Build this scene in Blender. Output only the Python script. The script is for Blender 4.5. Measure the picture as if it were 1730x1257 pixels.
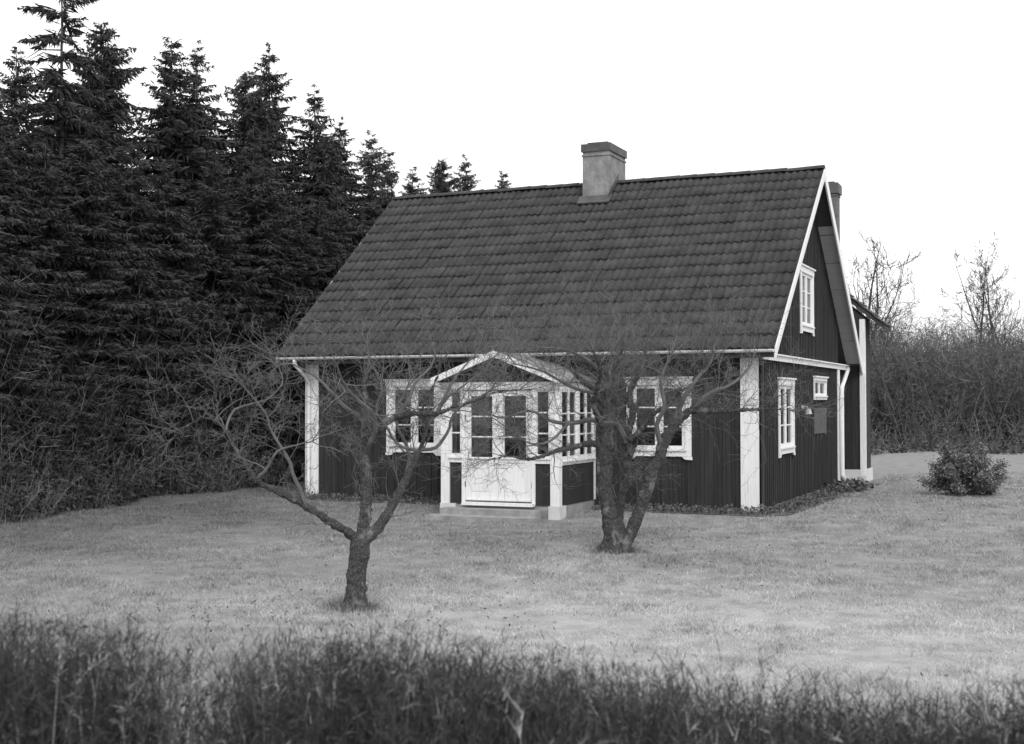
import bpy, bmesh, math, random
import numpy as np
from mathutils import Vector, Matrix

random.seed(7)
rng = np.random.default_rng(11)
scene = bpy.context.scene
for o in list(bpy.data.objects):
    bpy.data.objects.remove(o, do_unlink=True)
COL = scene.collection
PI = math.pi

# ------------------------------------------------------------------ camera
CAM_POS = Vector((5.196, -23.231, 1.986))
YAW, PITCH, ROLL = 0.4076, 0.0227, -0.0017
cam_data = bpy.data.cameras.new('camera')
cam_data.sensor_fit = 'HORIZONTAL'
cam_data.sensor_width = 36.0
cam_data.lens = 2201.25 / 1730 * 36.0
cam_data.clip_start = 0.1
cam_data.clip_end = 2000
cam_data.dof.use_dof = True
cam_data.dof.focus_distance = 19.0
cam_data.dof.aperture_fstop = 4.0
cam = bpy.data.objects.new('camera', cam_data)
COL.objects.link(cam)
cam.matrix_world = (Matrix.Translation(CAM_POS) @ Matrix.Rotation(YAW, 4, 'Z')
                    @ Matrix.Rotation(PI / 2 + PITCH, 4, 'X') @ Matrix.Rotation(ROLL, 4, 'Z'))
scene.camera = cam

# ------------------------------------------------------------------ overcast sky, soft sun
SUN_ELEV = math.radians(42)
world = bpy.data.worlds.new('World')
scene.world = world
world.use_nodes = True
wn, wl = world.node_tree.nodes, world.node_tree.links
wn.clear()
sky = wn.new('ShaderNodeTexSky')
sky.sky_type = 'NISHITA'
sky.sun_disc = False
sky.sun_elevation = SUN_ELEV
sky.sun_rotation = math.radians(142)
sky.air_density = 1.0
sky.dust_density = 6.0
sky.ozone_density = 1.0
bw = wn.new('ShaderNodeRGBToBW')                 # the photograph is black and white
mixc = wn.new('ShaderNodeMix')                   # an even cloud sheet veils most of the clear sky
mixc.data_type = 'FLOAT'
mixc.inputs[0].default_value = 0.86
mixc.inputs[3].default_value = 11.5
bg = wn.new('ShaderNodeBackground')
bg.inputs['Strength'].default_value = 0.1
wout = wn.new('ShaderNodeOutputWorld')
wl.new(sky.outputs[0], bw.inputs[0])
wl.new(bw.outputs[0], mixc.inputs[2])
wl.new(mixc.outputs[0], bg.inputs['Color'])
wl.new(bg.outputs[0], wout.inputs[0])

sun_data = bpy.data.lights.new('sun', 'SUN')
sun_data.energy = 1.1
sun_data.angle = math.radians(20)
sun_data.color = (1.0, 1.0, 1.0)
sun = bpy.data.objects.new('sun', sun_data)
COL.objects.link(sun)
sun_dir = Vector((math.sin(math.radians(38)) * math.cos(SUN_ELEV), -math.cos(math.radians(38)) * math.cos(SUN_ELEV), math.sin(SUN_ELEV)))
sun.rotation_euler = sun_dir.to_track_quat('Z', 'Y').to_euler()
sun.location = sun_dir * 60

scene.view_settings.view_transform = 'Standard'
scene.view_settings.look = 'None'
scene.view_settings.exposure = 0.45
scene.view_settings.gamma = 1.0
scene.view_settings.use_curve_mapping = False
scene.render.film_transparent = False
scene.cycles.max_bounces = 3
scene.cycles.transparent_max_bounces = 12
scene.cycles.use_denoising = True

# ------------------------------------------------------------------ helpers
def tag(o, label=None, cat=None, group=None, kind=None):
    if label: o['label'] = label
    if cat: o['category'] = cat
    if group: o['group'] = group
    if kind: o['kind'] = kind
    return o

def empty(name, loc=(0, 0, 0), rz=0.0):
    o = bpy.data.objects.new(name, None)
    COL.objects.link(o)
    o.location = loc
    o.rotation_euler = (0, 0, rz)
    return o

class MB:
    """collects faces for one mesh"""
    def __init__(self):
        self.v, self.f = [], []
    def add(self, vs, fs):
        n = len(self.v)
        self.v += [tuple(p) for p in vs]
        self.f += [tuple(i + n for i in f) for f in fs]
        return self
    def box(self, x0, x1, y0, y1, z0, z1):
        return self.add([(x0, y0, z0), (x1, y0, z0), (x1, y1, z0), (x0, y1, z0), (x0, y0, z1), (x1, y0, z1), (x1, y1, z1), (x0, y1, z1)],
                        [(0, 3, 2, 1), (4, 5, 6, 7), (0, 1, 5, 4), (1, 2, 6, 5), (2, 3, 7, 6), (3, 0, 4, 7)])
    def prism(self, poly, a, b):
        """extrude a list of points from poly+a to poly+b (vectors)"""
        n = len(poly)
        a, b = Vector(a), Vector(b)
        vs = [Vector(p) + a for p in poly] + [Vector(p) + b for p in poly]
        fs = [tuple(range(n - 1, -1, -1)), tuple(range(n, 2 * n))]
        fs += [(i, (i + 1) % n, n + (i + 1) % n, n + i) for i in range(n)]
        return self.add(vs, fs)
    def tube(self, pts, rad, sides=6, cap=True):
        pts = [Vector(p) for p in pts]
        n = len(pts)
        if not hasattr(rad, '__len__'): rad = [rad] * n
        t0 = (pts[1] - pts[0]).normalized()
        ref = Vector((0, 0, 1)) if abs(t0.z) < 0.9 else Vector((1, 0, 0))
        u = t0.cross(ref).normalized()
        vs = []
        for i in range(n):
            t = (pts[min(i + 1, n - 1)] - pts[max(i - 1, 0)])
            if t.length < 1e-9: t = t0
            t.normalize()
            u = (u - t * u.dot(t))
            if u.length < 1e-6: u = t.orthogonal()
            u.normalize()
            w = t.cross(u)
            for k in range(sides):
                a = 2 * PI * k / sides
                vs.append(pts[i] + (u * math.cos(a) + w * math.sin(a)) * rad[i])
        fs = []
        for i in range(n - 1):
            for k in range(sides):
                k2 = (k + 1) % sides
                fs.append((i * sides + k, i * sides + k2, (i + 1) * sides + k2, (i + 1) * sides + k))
        if cap:
            fs.append(tuple(range(sides - 1, -1, -1)))
            fs.append(tuple((n - 1) * sides + k for k in range(sides)))
        return self.add(vs, fs)
    def mesh(self, name):
        me = bpy.data.meshes.new(name)
        me.from_pydata(self.v, [], self.f)
        me.update()
        return me
    def build(self, name, mat, parent=None, smooth=False):
        return obj(name, self.mesh(name), mat, parent, smooth)

def obj(name, me, mat, parent=None, smooth=False):
    if mat is not None and not me.materials:
        me.materials.append(mat)
    if smooth:
        me.polygons.foreach_set('use_smooth', [True] * len(me.polygons))
    o = bpy.data.objects.new(name, me)
    COL.objects.link(o)
    if parent is not None: o.parent = parent
    return o

def tri_mesh(name, verts, faces, tone=None):
    """numpy arrays -> mesh; faces (n,3) or (n,4); tone per vertex"""
    me = bpy.data.meshes.new(name)
    k = faces.shape[1]
    me.vertices.add(len(verts)); me.vertices.foreach_set('co', np.ascontiguousarray(verts, dtype=np.float32).ravel())
    me.loops.add(faces.size); me.loops.foreach_set('vertex_index', np.ascontiguousarray(faces, dtype=np.int32).ravel())
    me.polygons.add(len(faces))
    me.polygons.foreach_set('loop_start', np.arange(0, faces.size, k, dtype=np.int32))
    if tone is not None:
        a = me.attributes.new('tone', 'FLOAT', 'POINT')
        a.data.foreach_set('value', np.ascontiguousarray(tone, dtype=np.float32))
    me.update(calc_edges=True)
    return me

# ------------------------------------------------------------------ materials (all neutral: black and white photograph)
def g(v): return (v, v, v, 1.0)

def material(name, lo, hi, scale=4.0, rough=0.8, bump=0.0, bump_scale=30.0, stretch=(1, 1, 1), detail=6.0, tone=False, coords='Object', spec=0.3, per_object=0.0):
    m = bpy.data.materials.new(name)
    m.use_nodes = True
    n, l = m.node_tree.nodes, m.node_tree.links
    b = n['Principled BSDF']
    b.inputs['Roughness'].default_value = rough
    b.inputs['Specular IOR Level'].default_value = spec
    tc = n.new('ShaderNodeTexCoord')
    mp = n.new('ShaderNodeMapping')
    mp.inputs['Scale'].default_value = stretch
    if coords == 'World':
        gp = n.new('ShaderNodeNewGeometry'); l.new(gp.outputs['Position'], mp.inputs[0])
    else:
        l.new(tc.outputs[coords], mp.inputs[0])
    nz = n.new('ShaderNodeTexNoise')
    nz.inputs['Scale'].default_value = scale
    nz.inputs['Detail'].default_value = detail
    nz.inputs['Roughness'].default_value = 0.65
    l.new(mp.outputs[0], nz.inputs['Vector'])
    cr = n.new('ShaderNodeValToRGB')
    cr.color_ramp.elements[0].position = 0.3; cr.color_ramp.elements[0].color = g(lo)
    cr.color_ramp.elements[1].position = 0.7; cr.color_ramp.elements[1].color = g(hi)
    l.new(nz.outputs['Fac'], cr.inputs[0])
    col = cr.outputs[0]
    if tone:
        at = n.new('ShaderNodeAttribute'); at.attribute_name = 'tone'
        mu = n.new('ShaderNodeMix'); mu.data_type = 'RGBA'; mu.blend_type = 'MULTIPLY'; mu.inputs[0].default_value = 1.0
        l.new(col, mu.inputs[6]); l.new(at.outputs['Fac'], mu.inputs[7])
        col = mu.outputs[2]
    if per_object:
        oi = n.new('ShaderNodeObjectInfo')
        mr = n.new('ShaderNodeMapRange')
        mr.inputs[3].default_value = 1 - per_object; mr.inputs[4].default_value = 1 + per_object
        l.new(oi.outputs['Random'], mr.inputs[0])
        mu = n.new('ShaderNodeMix'); mu.data_type = 'RGBA'; mu.blend_type = 'MULTIPLY'; mu.inputs[0].default_value = 1.0
        l.new(col, mu.inputs[6]); l.new(mr.outputs[0], mu.inputs[7])
        col = mu.outputs[2]
    l.new(col, b.inputs['Base Color'])
    if bump:
        nb = n.new('ShaderNodeTexNoise'); nb.inputs['Scale'].default_value = bump_scale; nb.inputs['Detail'].default_value = 5
        l.new(mp.outputs[0], nb.inputs['Vector'])
        bp = n.new('ShaderNodeBump'); bp.inputs['Strength'].default_value = bump; bp.inputs['Distance'].default_value = 0.02
        l.new(nb.outputs['Fac'], bp.inputs['Height']); l.new(bp.outputs[0], b.inputs['Normal'])
    return m

M = {}
M['plank'] = material('dark_wall_paint', 0.022, 0.040, 3.0, 0.85, 0.35, 25, (6, 6, 0.6), per_object=0.16, coords='World')
M['core'] = material('wall_core', 0.03, 0.04, 3.0, 0.9)
M['white'] = material('white_paint', 0.64, 0.82, 4.0, 0.55, 0.15, 30, (9, 9, 0.5), per_object=0.03)
M['gutter'] = material('light_metal', 0.62, 0.74, 5.0, 0.45)
M['tile'] = material('roof_tile', 0.024, 0.062, 2.6, 0.8, 0.3, 60, per_object=0.07, coords='World')
M['deck'] = material('roof_board', 0.05, 0.08, 5.0, 0.85)
M['soffit'] = material('soffit_board', 0.42, 0.52, 4.0, 0.8, stretch=(0.6, 6, 6))
M['chimney'] = material('chimney_plaster', 0.13, 0.29, 5.0, 0.95, 0.8, 25, (1, 1, 0.6))
M['soot'] = material('chimney_metal', 0.05, 0.10, 4.0, 0.6)
M['stone'] = material('foundation_stone', 0.20, 0.36, 5.0, 0.9, 0.5, 18)
M['pale_stone'] = material('pale_concrete', 0.50, 0.66, 4.0, 0.9, 0.3, 20)
def bark_material():
    m = bpy.data.materials.new('apple_bark'); m.use_nodes = True
    n, l = m.node_tree.nodes, m.node_tree.links
    b = n['Principled BSDF']; b.inputs['Roughness'].default_value = 0.95; b.inputs['Specular IOR Level'].default_value = 0.2
    tc = n.new('ShaderNodeTexCoord'); mp = n.new('ShaderNodeMapping'); mp.inputs['Scale'].default_value = (1, 1, 0.45)
    l.new(tc.outputs['Object'], mp.inputs[0])
    vo = n.new('ShaderNodeTexVoronoi'); vo.feature = 'DISTANCE_TO_EDGE'; vo.inputs['Scale'].default_value = 46
    nz = n.new('ShaderNodeTexNoise'); nz.inputs['Scale'].default_value = 16; nz.inputs['Detail'].default_value = 8
    li = n.new('ShaderNodeTexNoise'); li.inputs['Scale'].default_value = 7; li.inputs['Detail'].default_value = 6
    wob = n.new('ShaderNodeVectorMath'); wob.operation = 'MULTIPLY_ADD'; wob.inputs[1].default_value = (0.11, 0.11, 0.11)
    l.new(mp.outputs[0], nz.inputs['Vector']); l.new(nz.outputs['Color'], wob.inputs[0]); l.new(mp.outputs[0], wob.inputs[2])
    l.new(wob.outputs[0], vo.inputs['Vector']); l.new(mp.outputs[0], li.inputs['Vector'])
    ck = n.new('ShaderNodeValToRGB')
    ck.color_ramp.elements[0].position = 0.0; ck.color_ramp.elements[0].color = g(0.04)
    ck.color_ramp.elements[1].position = 0.22; ck.color_ramp.elements[1].color = g(0.115)
    l.new(vo.outputs['Distance'], ck.inputs[0])
    lr = n.new('ShaderNodeValToRGB')
    lr.color_ramp.elements[0].position = 0.56; lr.color_ramp.elements[0].color = g(0.0)
    lr.color_ramp.elements[1].position = 0.66; lr.color_ramp.elements[1].color = g(0.75)
    l.new(li.outputs['Fac'], lr.inputs[0])
    mx = n.new('ShaderNodeMix'); mx.data_type = 'RGBA'; mx.inputs[7].default_value = g(0.26)      # pale lichen
    l.new(lr.outputs[0], mx.inputs[0]); l.new(ck.outputs[0], mx.inputs[6]); l.new(mx.outputs[2], b.inputs['Base Color'])
    ad = n.new('ShaderNodeMath'); ad.operation = 'ADD'; l.new(vo.outputs['Distance'], ad.inputs[0]); l.new(nz.outputs['Fac'], ad.inputs[1])
    bp = n.new('ShaderNodeBump'); bp.inputs['Strength'].default_value = 1.0; bp.inputs['Distance'].default_value = 0.03
    l.new(ad.outputs[0], bp.inputs['Height']); l.new(bp.outputs[0], b.inputs['Normal'])
    return m
M['bark'] = bark_material()
M['twig'] = material('twig_bark', 0.07, 0.16, 6.0, 0.85)
M['spruce'] = material('spruce_needles', 0.026, 0.052, 1.2, 0.7, tone=True, per_object=0.2)
M['spruce_bark'] = material('spruce_bark', 0.06, 0.10, 5.0, 0.9, 0.5, 20)
M['bare'] = material('bare_twigs', 0.09, 0.16, 2.0, 0.9, tone=True)
M['leaf'] = material('evergreen_leaf', 0.06, 0.12, 6.0, 0.5, tone=True)
M['lawn'] = material('lawn_turf', 0.19, 0.34, 2.4, 0.95, 0.6, 40, detail=9, tone=True)
M['blade'] = material('grass_blade', 0.30, 0.52, 2.4, 0.8, detail=9, tone=True)
M['meadow'] = material('meadow_stem', 0.75, 1.0, 0.8, 0.8, tone=True)
M['soil'] = material('soil', 0.06, 0.12, 3.0, 0.95, 0.8, 20)
M['dark_stone'] = material('sooty_masonry', 0.09, 0.17, 6.0, 0.95, 0.6, 25)
M['far_bark'] = material('far_bark', 0.03, 0.06, 4.0, 0.9)
M['panel'] = material('grey_board', 0.07, 0.11, 4.0, 0.9, 0.3, 20)
M['dark_metal'] = material('dark_iron', 0.03, 0.05, 5.0, 0.5)
M['inside'] = material('room_lining', 0.04, 0.06, 2.0, 0.9)

def glass_material():
    m = bpy.data.materials.new('window_glass'); m.use_nodes = True
    n, l = m.node_tree.nodes, m.node_tree.links
    n.clear()
    out = n.new('ShaderNodeOutputMaterial')
    tr = n.new('ShaderNodeBsdfTransparent'); tr.inputs[0].default_value = g(0.82)
    gl = n.new('ShaderNodeBsdfGlossy'); gl.inputs['Roughness'].default_value = 0.02
    fr = n.new('ShaderNodeFresnel'); fr.inputs[0].default_value = 1.5
    nz = n.new('ShaderNodeTexNoise'); nz.inputs['Scale'].default_value = 3.0
    bp = n.new('ShaderNodeBump'); bp.inputs['Strength'].default_value = 0.06
    l.new(nz.outputs['Fac'], bp.inputs['Height']); l.new(bp.outputs[0], gl.inputs['Normal'])
    mx = n.new('ShaderNodeMixShader')
    l.new(fr.outputs[0], mx.inputs[0]); l.new(tr.outputs[0], mx.inputs[1]); l.new(gl.outputs[0], mx.inputs[2])
    l.new(mx.outputs[0], out.inputs[0])
    return m
M['glass'] = glass_material()

# ------------------------------------------------------------------ ground
def smooth(a, b, x):
    t = np.clip((x - a) / (b - a), 0, 1)
    return t * t * (3 - 2 * t)

def ground_z(x, y):
    x = np.asarray(x, dtype=float); y = np.asarray(y, dtype=float)
    z = -0.10 * smooth(-0.5, -2.4, y) - 0.16 * smooth(-3.0, -13.0, y)
    far = smooth(2, 12, np.hypot(np.maximum(np.abs(x + 4.7) - 5, 0), np.maximum(np.abs(y - 4) - 6, 0)))
    z = z + far * 0.04 * (np.sin(x * 0.43 + 1.3) * np.cos(y * 0.37) + 0.5 * np.sin(x * 0.9 + y * 0.7))
    z = z + 0.5 * smooth(30, 60, y) + 0.6 * smooth(-14, -24, x)
    return z

def gz(x, y): return float(ground_z(x, y))

def lawn_shade(x, y):
    """turf tone with forest shade painted in within some metres of the spruces"""
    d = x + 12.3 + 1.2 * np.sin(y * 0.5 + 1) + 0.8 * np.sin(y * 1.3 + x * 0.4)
    # and open-sky light painted in as a paler band across the lawn's middle
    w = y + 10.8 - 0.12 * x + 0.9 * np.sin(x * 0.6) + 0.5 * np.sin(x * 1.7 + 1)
    bright_band = smooth(5.5, 0.5, np.abs(w)) * smooth(-5.5, 0.5, x + 0.8 * np.sin(y))
    return (0.50 + 0.50 * smooth(0.0, 9.5, d)) * (0.78 + 0.34 * bright_band)  # forest shade and brighter middle, both painted into the turf tone

def build_ground():
    xs = np.concatenate([np.linspace(-900, -40, 12)[:-1], np.linspace(-40, 30, 176), np.linspace(30, 900, 12)[1:]])
    ys = np.concatenate([np.linspace(-60, -26, 8)[:-1], np.linspace(-26, 40, 166), np.linspace(40, 1500, 14)[1:]])
    X, Y = np.meshgrid(xs, ys)
    Z = ground_z(X, Y)
    V = np.stack([X.ravel(), Y.ravel(), Z.ravel()], 1)
    nx, ny = len(xs), len(ys)
    i = np.arange(ny - 1)[:, None] * nx + np.arange(nx - 1)[None, :]
    i = i.ravel()
    F = np.stack([i, i + 1, i + nx + 1, i + nx], 1)
    me = tri_mesh('ground', V, F, lawn_shade(V[:, 0], V[:, 1]))
    o = obj('ground', me, M['lawn'], smooth=True)
    tag(o, kind='structure')
    return o
build_ground()
# ------------------------------------------------------------------ the cottage
L, DW, APEX = 9.43, 8.30, 4.476            # facade length, depth of the walls, depth of the ridge
OX, OY, YR = 0.40, 0.567, 9.52             # overhangs, depth of the rear eave
ZE, ZR = 2.95, 6.90
SL = (ZR - ZE) / (APEX + OY)               # slope of the roof
ANG = math.atan(SL)
PLATE = 2.74
def roof_under(y):                         # underside of the roof boards
    return (ZE + (y + OY) * SL if y < APEX else ZR - (y - APEX) * SL) - 0.16

cottage = empty('cottage', (0, 0, 0))
tag(cottage, 'dark plank cottage with steep tiled roof, white trim and glazed porch', 'house')

# porch measures
PX0, PX1, PY = -5.41, -3.10, -1.94
PFL = 0.16                                 # porch floor
PMID, PPEAK, PSL = (PX0 + PX1) / 2, 2.86, 0.385

def subtract(x0, x1, z0, z1, holes):
    """cut rectangles (hx0,hx1,hz0,hz1) out of one upright strip -> list of rectangles"""
    xs = sorted({x0, x1} | {h for H in holes for h in H[:2] if x0 < h < x1})
    out = []
    for a, b in zip(xs[:-1], xs[1:]):
        mid = (a + b) / 2
        segs = [(z0, z1)]
        for H in holes:
            if H[0] < mid < H[1]:
                new = []
                for s, e in segs:
                    if H[3] <= s or H[2] >= e: new.append((s, e)); continue
                    if H[2] > s: new.append((s, H[2]))
                    if H[3] < e: new.append((H[3], e))
                segs = new
        out += [(a, b, s, e) for s, e in segs if e - s > 0.02 and b - a > 0.012]
    return out

def place_wall(o, origin, rz):
    o.location = origin; o.rotation_euler = (0, 0, rz)

def plank_wall(name, origin, rz, length, z0, top, holes, width=0.165, thick=0.022, core=0.1, batten=True, parent=cottage):
    """wall in local X (along), -Y (outwards), Z; top is a number or a function of local x"""
    tf = top if callable(top) else (lambda x: top)
    m = MB()
    ncell = max(1, int(length / 0.4))
    edges = [length * i / ncell for i in range(ncell + 1)]
    for a, b in zip(edges[:-1], edges[1:]):
        t = min(tf(a), tf(b), tf((a + b) / 2))
        if t - z0 < 0.03: continue
        for r in subtract(a, b, z0, t - 0.01, holes):
            m.box(r[0], r[1], 0.0, core, r[2], r[3])
    w = m.build(name, M['core'], parent)
    place_wall(w, origin, rz)
    n = max(1, round(length / width))
    pw = length / n
    for i in range(n):
        a, b = i * pw, (i + 1) * pw
        for (ra, rb, rs, re) in subtract(a, b, z0, max(tf(a), tf(b)), holes):
            t = thick + random.uniform(-0.003, 0.003)
            e0 = min(re, tf(ra)); e1 = min(re, tf(rb))
            if max(e0, e1) - rs < 0.03: continue
            e0 = max(e0, rs + 0.01); e1 = max(e1, rs + 0.01)
            mb = MB()
            lo = rs + (random.uniform(-0.008, 0.008) if abs(rs - z0) < 1e-6 else 0)
            ga, gb = ra + 0.0025, rb - 0.0025
            mb.prism([(ga, 0, lo), (gb, 0, lo), (gb, 0, e1), (ga, 0, e0)], (0, -0.001, 0), (0, -t, 0))
            if batten and rb - ra > 0.1:
                bw_ = 0.042
                mb.prism([(ga, 0, lo), (ga + bw_, 0, lo), (ga + bw_, 0, e0 + (e1 - e0) * bw_ / pw), (ga, 0, e0)], (0, -t, 0), (0, -t - 0.02, 0))
            mb.build('plank', M['plank'], w)
    return w

def window(name, origin, rz, w, h, cols, rows, casing=0.12, parent=cottage, sill=True, flare=True, mull=0.07, row_cuts=None, fr=0.045):
    """w x h = opening; origin = middle of its lower edge on the wall's core face"""
    y0, y1 = -0.046, -0.072
    cs = MB()
    if casing:
        cs.box(-w / 2 - casing, -w / 2, y1, y0, -0.02, h)
        cs.box(w / 2, w / 2 + casing, y1, y0, -0.02, h)
        cs.box(-w / 2 - casing - 0.02, w / 2 + casing + 0.02, y1 - 0.006, y0, h, h + casing)
        cs.box(-w / 2 - casing - 0.05, w / 2 + casing + 0.05, y1 - 0.04, y0, h + casing, h + casing + 0.03)
        cs.box(-w / 2 - casing, w / 2 + casing, y1 - 0.003, y0, -0.02 - casing * 0.8, -0.02)
        if flare:
            for s in (-1, 1):
                xa = s * (w / 2 + casing)
                cs.prism([(xa - s * casing * 1.5, 0, -0.12), (xa + s * 0.015, 0, -0.12), (xa + s * 0.015, 0, -0.18), (xa - s * casing, 0, -0.17)] if s > 0 else
                         [(xa + 0.015 * s, 0, -0.12), (xa - s * casing * 1.5, 0, -0.12), (xa - s * casing, 0, -0.17), (xa + s * 0.015, 0, -0.18)], (0, y0, 0), (0, y1 - 0.006, 0))
    # jamb lining
    cs.box(-w / 2, -w / 2 + 0.02, y0, 0.09, 0, h); cs.box(w / 2 - 0.02, w / 2, y0, 0.09, 0, h)
    cs.box(-w / 2 + 0.02, w / 2 - 0.02, y0, 0.09, h - 0.02, h); cs.box(-w / 2 + 0.02, w / 2 - 0.02, y0, 0.09, 0, 0.02)
    o = cs.build(name, M['white'], parent)
    place_wall(o, origin, rz)
    if sill:
        MB().box(-w / 2 - 0.03, w / 2 + 0.03, y1 - 0.035, y0, -0.018, 0.012).build('sill', M['white'], o)
    mull_w = mull if cols > 1 else 0
    xa, xb, za, zb = -w / 2 + 0.02, w / 2 - 0.02, 0.02, h - 0.02
    cw = (xb - xa - mull_w * (cols - 1)) / cols
    if cols > 1:
        for c in range(1, cols):
            xm = xa + c * cw + (c - 1) * mull_w
            MB().box(xm, xm + mull_w, -0.05, 0.02, za, zb).build('mullion', M['white'], o)
    for c in range(cols):
        ca = xa + c * (cw + mull_w); cb = ca + cw
        s = MB()
        s.box(ca + 0.002, ca + fr, -0.040, 0.0, za + 0.002, zb - 0.002); s.box(cb - fr, cb - 0.002, -0.040, 0.0, za + 0.002, zb - 0.002)
        s.box(ca + fr, cb - fr, -0.040, 0.0, zb - fr, zb - 0.002); s.box(ca + fr, cb - fr, -0.040, 0.0, za + 0.002, za + fr + 0.015)
        s.build('sash', M['white'], o)
        ga, gb, gza, gzb = ca + fr, cb - fr, za + fr + 0.015, zb - fr
        cuts = row_cuts if row_cuts else [gza + (gzb - gza) * k / rows for k in range(1, rows)]
        levels = [gza] + list(cuts) + [gzb]
        for z in cuts:
            MB().box(ga, gb, -0.034, -0.008, z - 0.0125, z + 0.0125).build('glazing_bar', M['white'], o)
        for z0_, z1_ in zip(levels[:-1], levels[1:]):
            MB().add([(ga, -0.018, z0_), (gb, -0.018, z0_), (gb, -0.018, z1_), (ga, -0.018, z1_)], [(0, 1, 2, 3)]).build('pane', M['glass'], o)
    return o

def hole(cx, z, w, h): return (cx - w / 2, cx + w / 2, z, z + h)

# front wall (local x from the left corner) ---------------------------------------
WOP, HOP, WZ = 1.00, 1.20, 1.09
lw, rw = -6.95 + L, -1.86 + L
holes_f = [hole(lw, WZ, WOP, HOP), hole(rw, WZ, WOP, HOP), (PX0 + L + 0.75, PX0 + L + 1.65, PFL, 2.1)]
plank_wall('wall', (-L, 0, 0), 0, L, 0.05, 2.78, holes_f)
window('window', (-6.95, 0, WZ), 0, WOP, HOP, 2, 3)
window('window', (-1.86, 0, WZ), 0, WOP, HOP, 2, 3)
MB().box(PX0 + 0.75, PX0 + 1.65, 0.0, 0.05, PFL + 0.002, 2.1).build('inner_door', M['inside'], cottage)
# gable wall (local x = depth)
gy, gw = 2.115, 1.22
holes_g = [hole(gy, WZ, gw, HOP), hole(4.24, 3.55, 1.2, 1.10), hole(5.78, 2.09, 1.36, 0.34)]
def gable_top(x): return roof_under(x)
plank_wall('wall', (0, 0, 0), PI / 2, DW, 0.05, PLATE, holes_g)
plank_wall('gable', (0.012, 0, 0), PI / 2, DW, PLATE + 0.11, gable_top, holes_g)
window('window', (0, gy, WZ), PI / 2, gw, HOP, 2, 3)
window('window', (0.012, 4.24, 3.55), PI / 2, 1.2, 1.10, 2, 3)
window('window', (0, 5.78, 2.09), PI / 2, 1.36, 0.34, 2, 1, casing=0.07, flare=False, fr=0.03)
# the two sides that face away
mb = MB(); mb.box(-L, 0, DW - 0.1, DW, 0.05, 2.78); mb.build('wall', M['plank'], cottage)
mb = MB()
mb.prism([(-L, 0.1, 0.05), (-L, DW - 0.1, 0.05), (-L, DW - 0.1, 3.9), (-L, APEX, ZR - 0.2), (-L, 0.1, 3.2)], (0, 0, 0), (0.1, 0, 0)); mb.build('wall', M['plank'], cottage)
MB().box(-L + 0.1, -0.1, 0.1, DW - 0.1, 0.02, 0.06).build('floor', M['inside'], cottage)
MB().box(-L + 0.1, -0.1, 0.1, DW - 0.1, 2.70, 2.74).build('room_ceiling', M['inside'], cottage)
MB().box(-L + 0.1, -0.1, 3.4, 3.5, 0.06, 2.70).build('partition', M['inside'], cottage)
# foundation
fd = MB(); fd.box(-L - 0.005, -0.04, -0.012, DW, -0.4, 0.05); fd.box(-0.04, -0.003, 0.0, DW, -0.4, 0.05)
fd.build('foundation', M['stone'], cottage)
# corner boards
def board(x0, x1, y0, y1, z0, z1, name='corner_board', mat='white', parent=cottage):
    return MB().box(x0, x1, y0, y1, z0, z1).build(name, M[mat], parent)
board(-0.33, 0.004, -0.070, -0.044, 0.0, 2.76)
board(0.045, 0.068, -0.070, 0.05, 0.0, 2.74, mat='plank')
board(-L - 0.03, -L + 0.26, -0.070, -0.044, 0.02, 2.76)
board(-L - 0.056, -L - 0.031, -0.070, 0.14, 0.02, 2.76)
board(0.046, 0.070, DW - 0.24, DW + 0.02, 0.0, 2.74)
# white board between the storeys of the gable, with drip edge
board(0.046, 0.085, -0.03, YR - 0.02, PLATE, PLATE + 0.10, 'string_board')
board(0.046, 0.13, -0.03, YR - 0.02, PLATE + 0.10, PLATE + 0.125, 'string_board')
# fascia behind the gutter and the soffit
MB().box(-L - OX + 0.03, OX - 0.03, -OY + 0.06, -OY + 0.09, ZE - 0.19, ZE - 0.03).build('fascia', M['deck'], cottage)
MB().box(-L - 0.3, 0.3, -OY + 0.09, -0.045, ZE - 0.18, ZE - 0.155).build('soffit', M['soffit'], cottage)

# roof ------------------------------------------------------------------------
rf = MB()
cs_, sn_ = math.cos(ANG), math.sin(ANG)
def slab(p0, p1, th):
    """roof boards between two points in (y,z), thickness downwards"""
    (ya, za), (yb, zb) = p0, p1
    d = Vector((0, yb - ya, zb - za)).normalized(); nrm = Vector((0, -d.z, d.y))
    if nrm.z < 0: nrm = -nrm
    o_ = nrm * th
    rf.prism([(-L - OX, ya, za), (-L - OX, yb, zb), (-L - OX, yb - o_.y, zb - o_.z), (-L - OX, ya - o_.y, za - o_.z)], (0, 0, 0), (L + 2 * OX, 0, 0))
slab((-OY + 0.03, ZE - 0.02), (APEX, ZR - 0.055), 0.07)
slab((APEX, ZR - 0.055), (YR, ZE - 0.02), 0.07)
roof = rf.build('roof', M['deck'], cottage)
# soffit boards under the gable overhang
for sgn, ya, yb in ((1, -OY + 0.08, APEX - 0.02), (-1, APEX + 0.02, YR - 0.08)):
    n = 7
    for k in range(n):
        a = ya + (yb - ya) * k / n; b = ya + (yb - ya) * (k + 1) / n - 0.02
        za, zb = roof_under(a) + 0.045, roof_under(b) + 0.045
        MB().prism([(0.048, a, za), (0.048, b, zb), (0.048, b, zb - 0.02), (0.048, a, za - 0.02)], (0, 0, 0), (OX - 0.05, 0, 0)).build('soffit_board', M['soffit'], roof)

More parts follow.
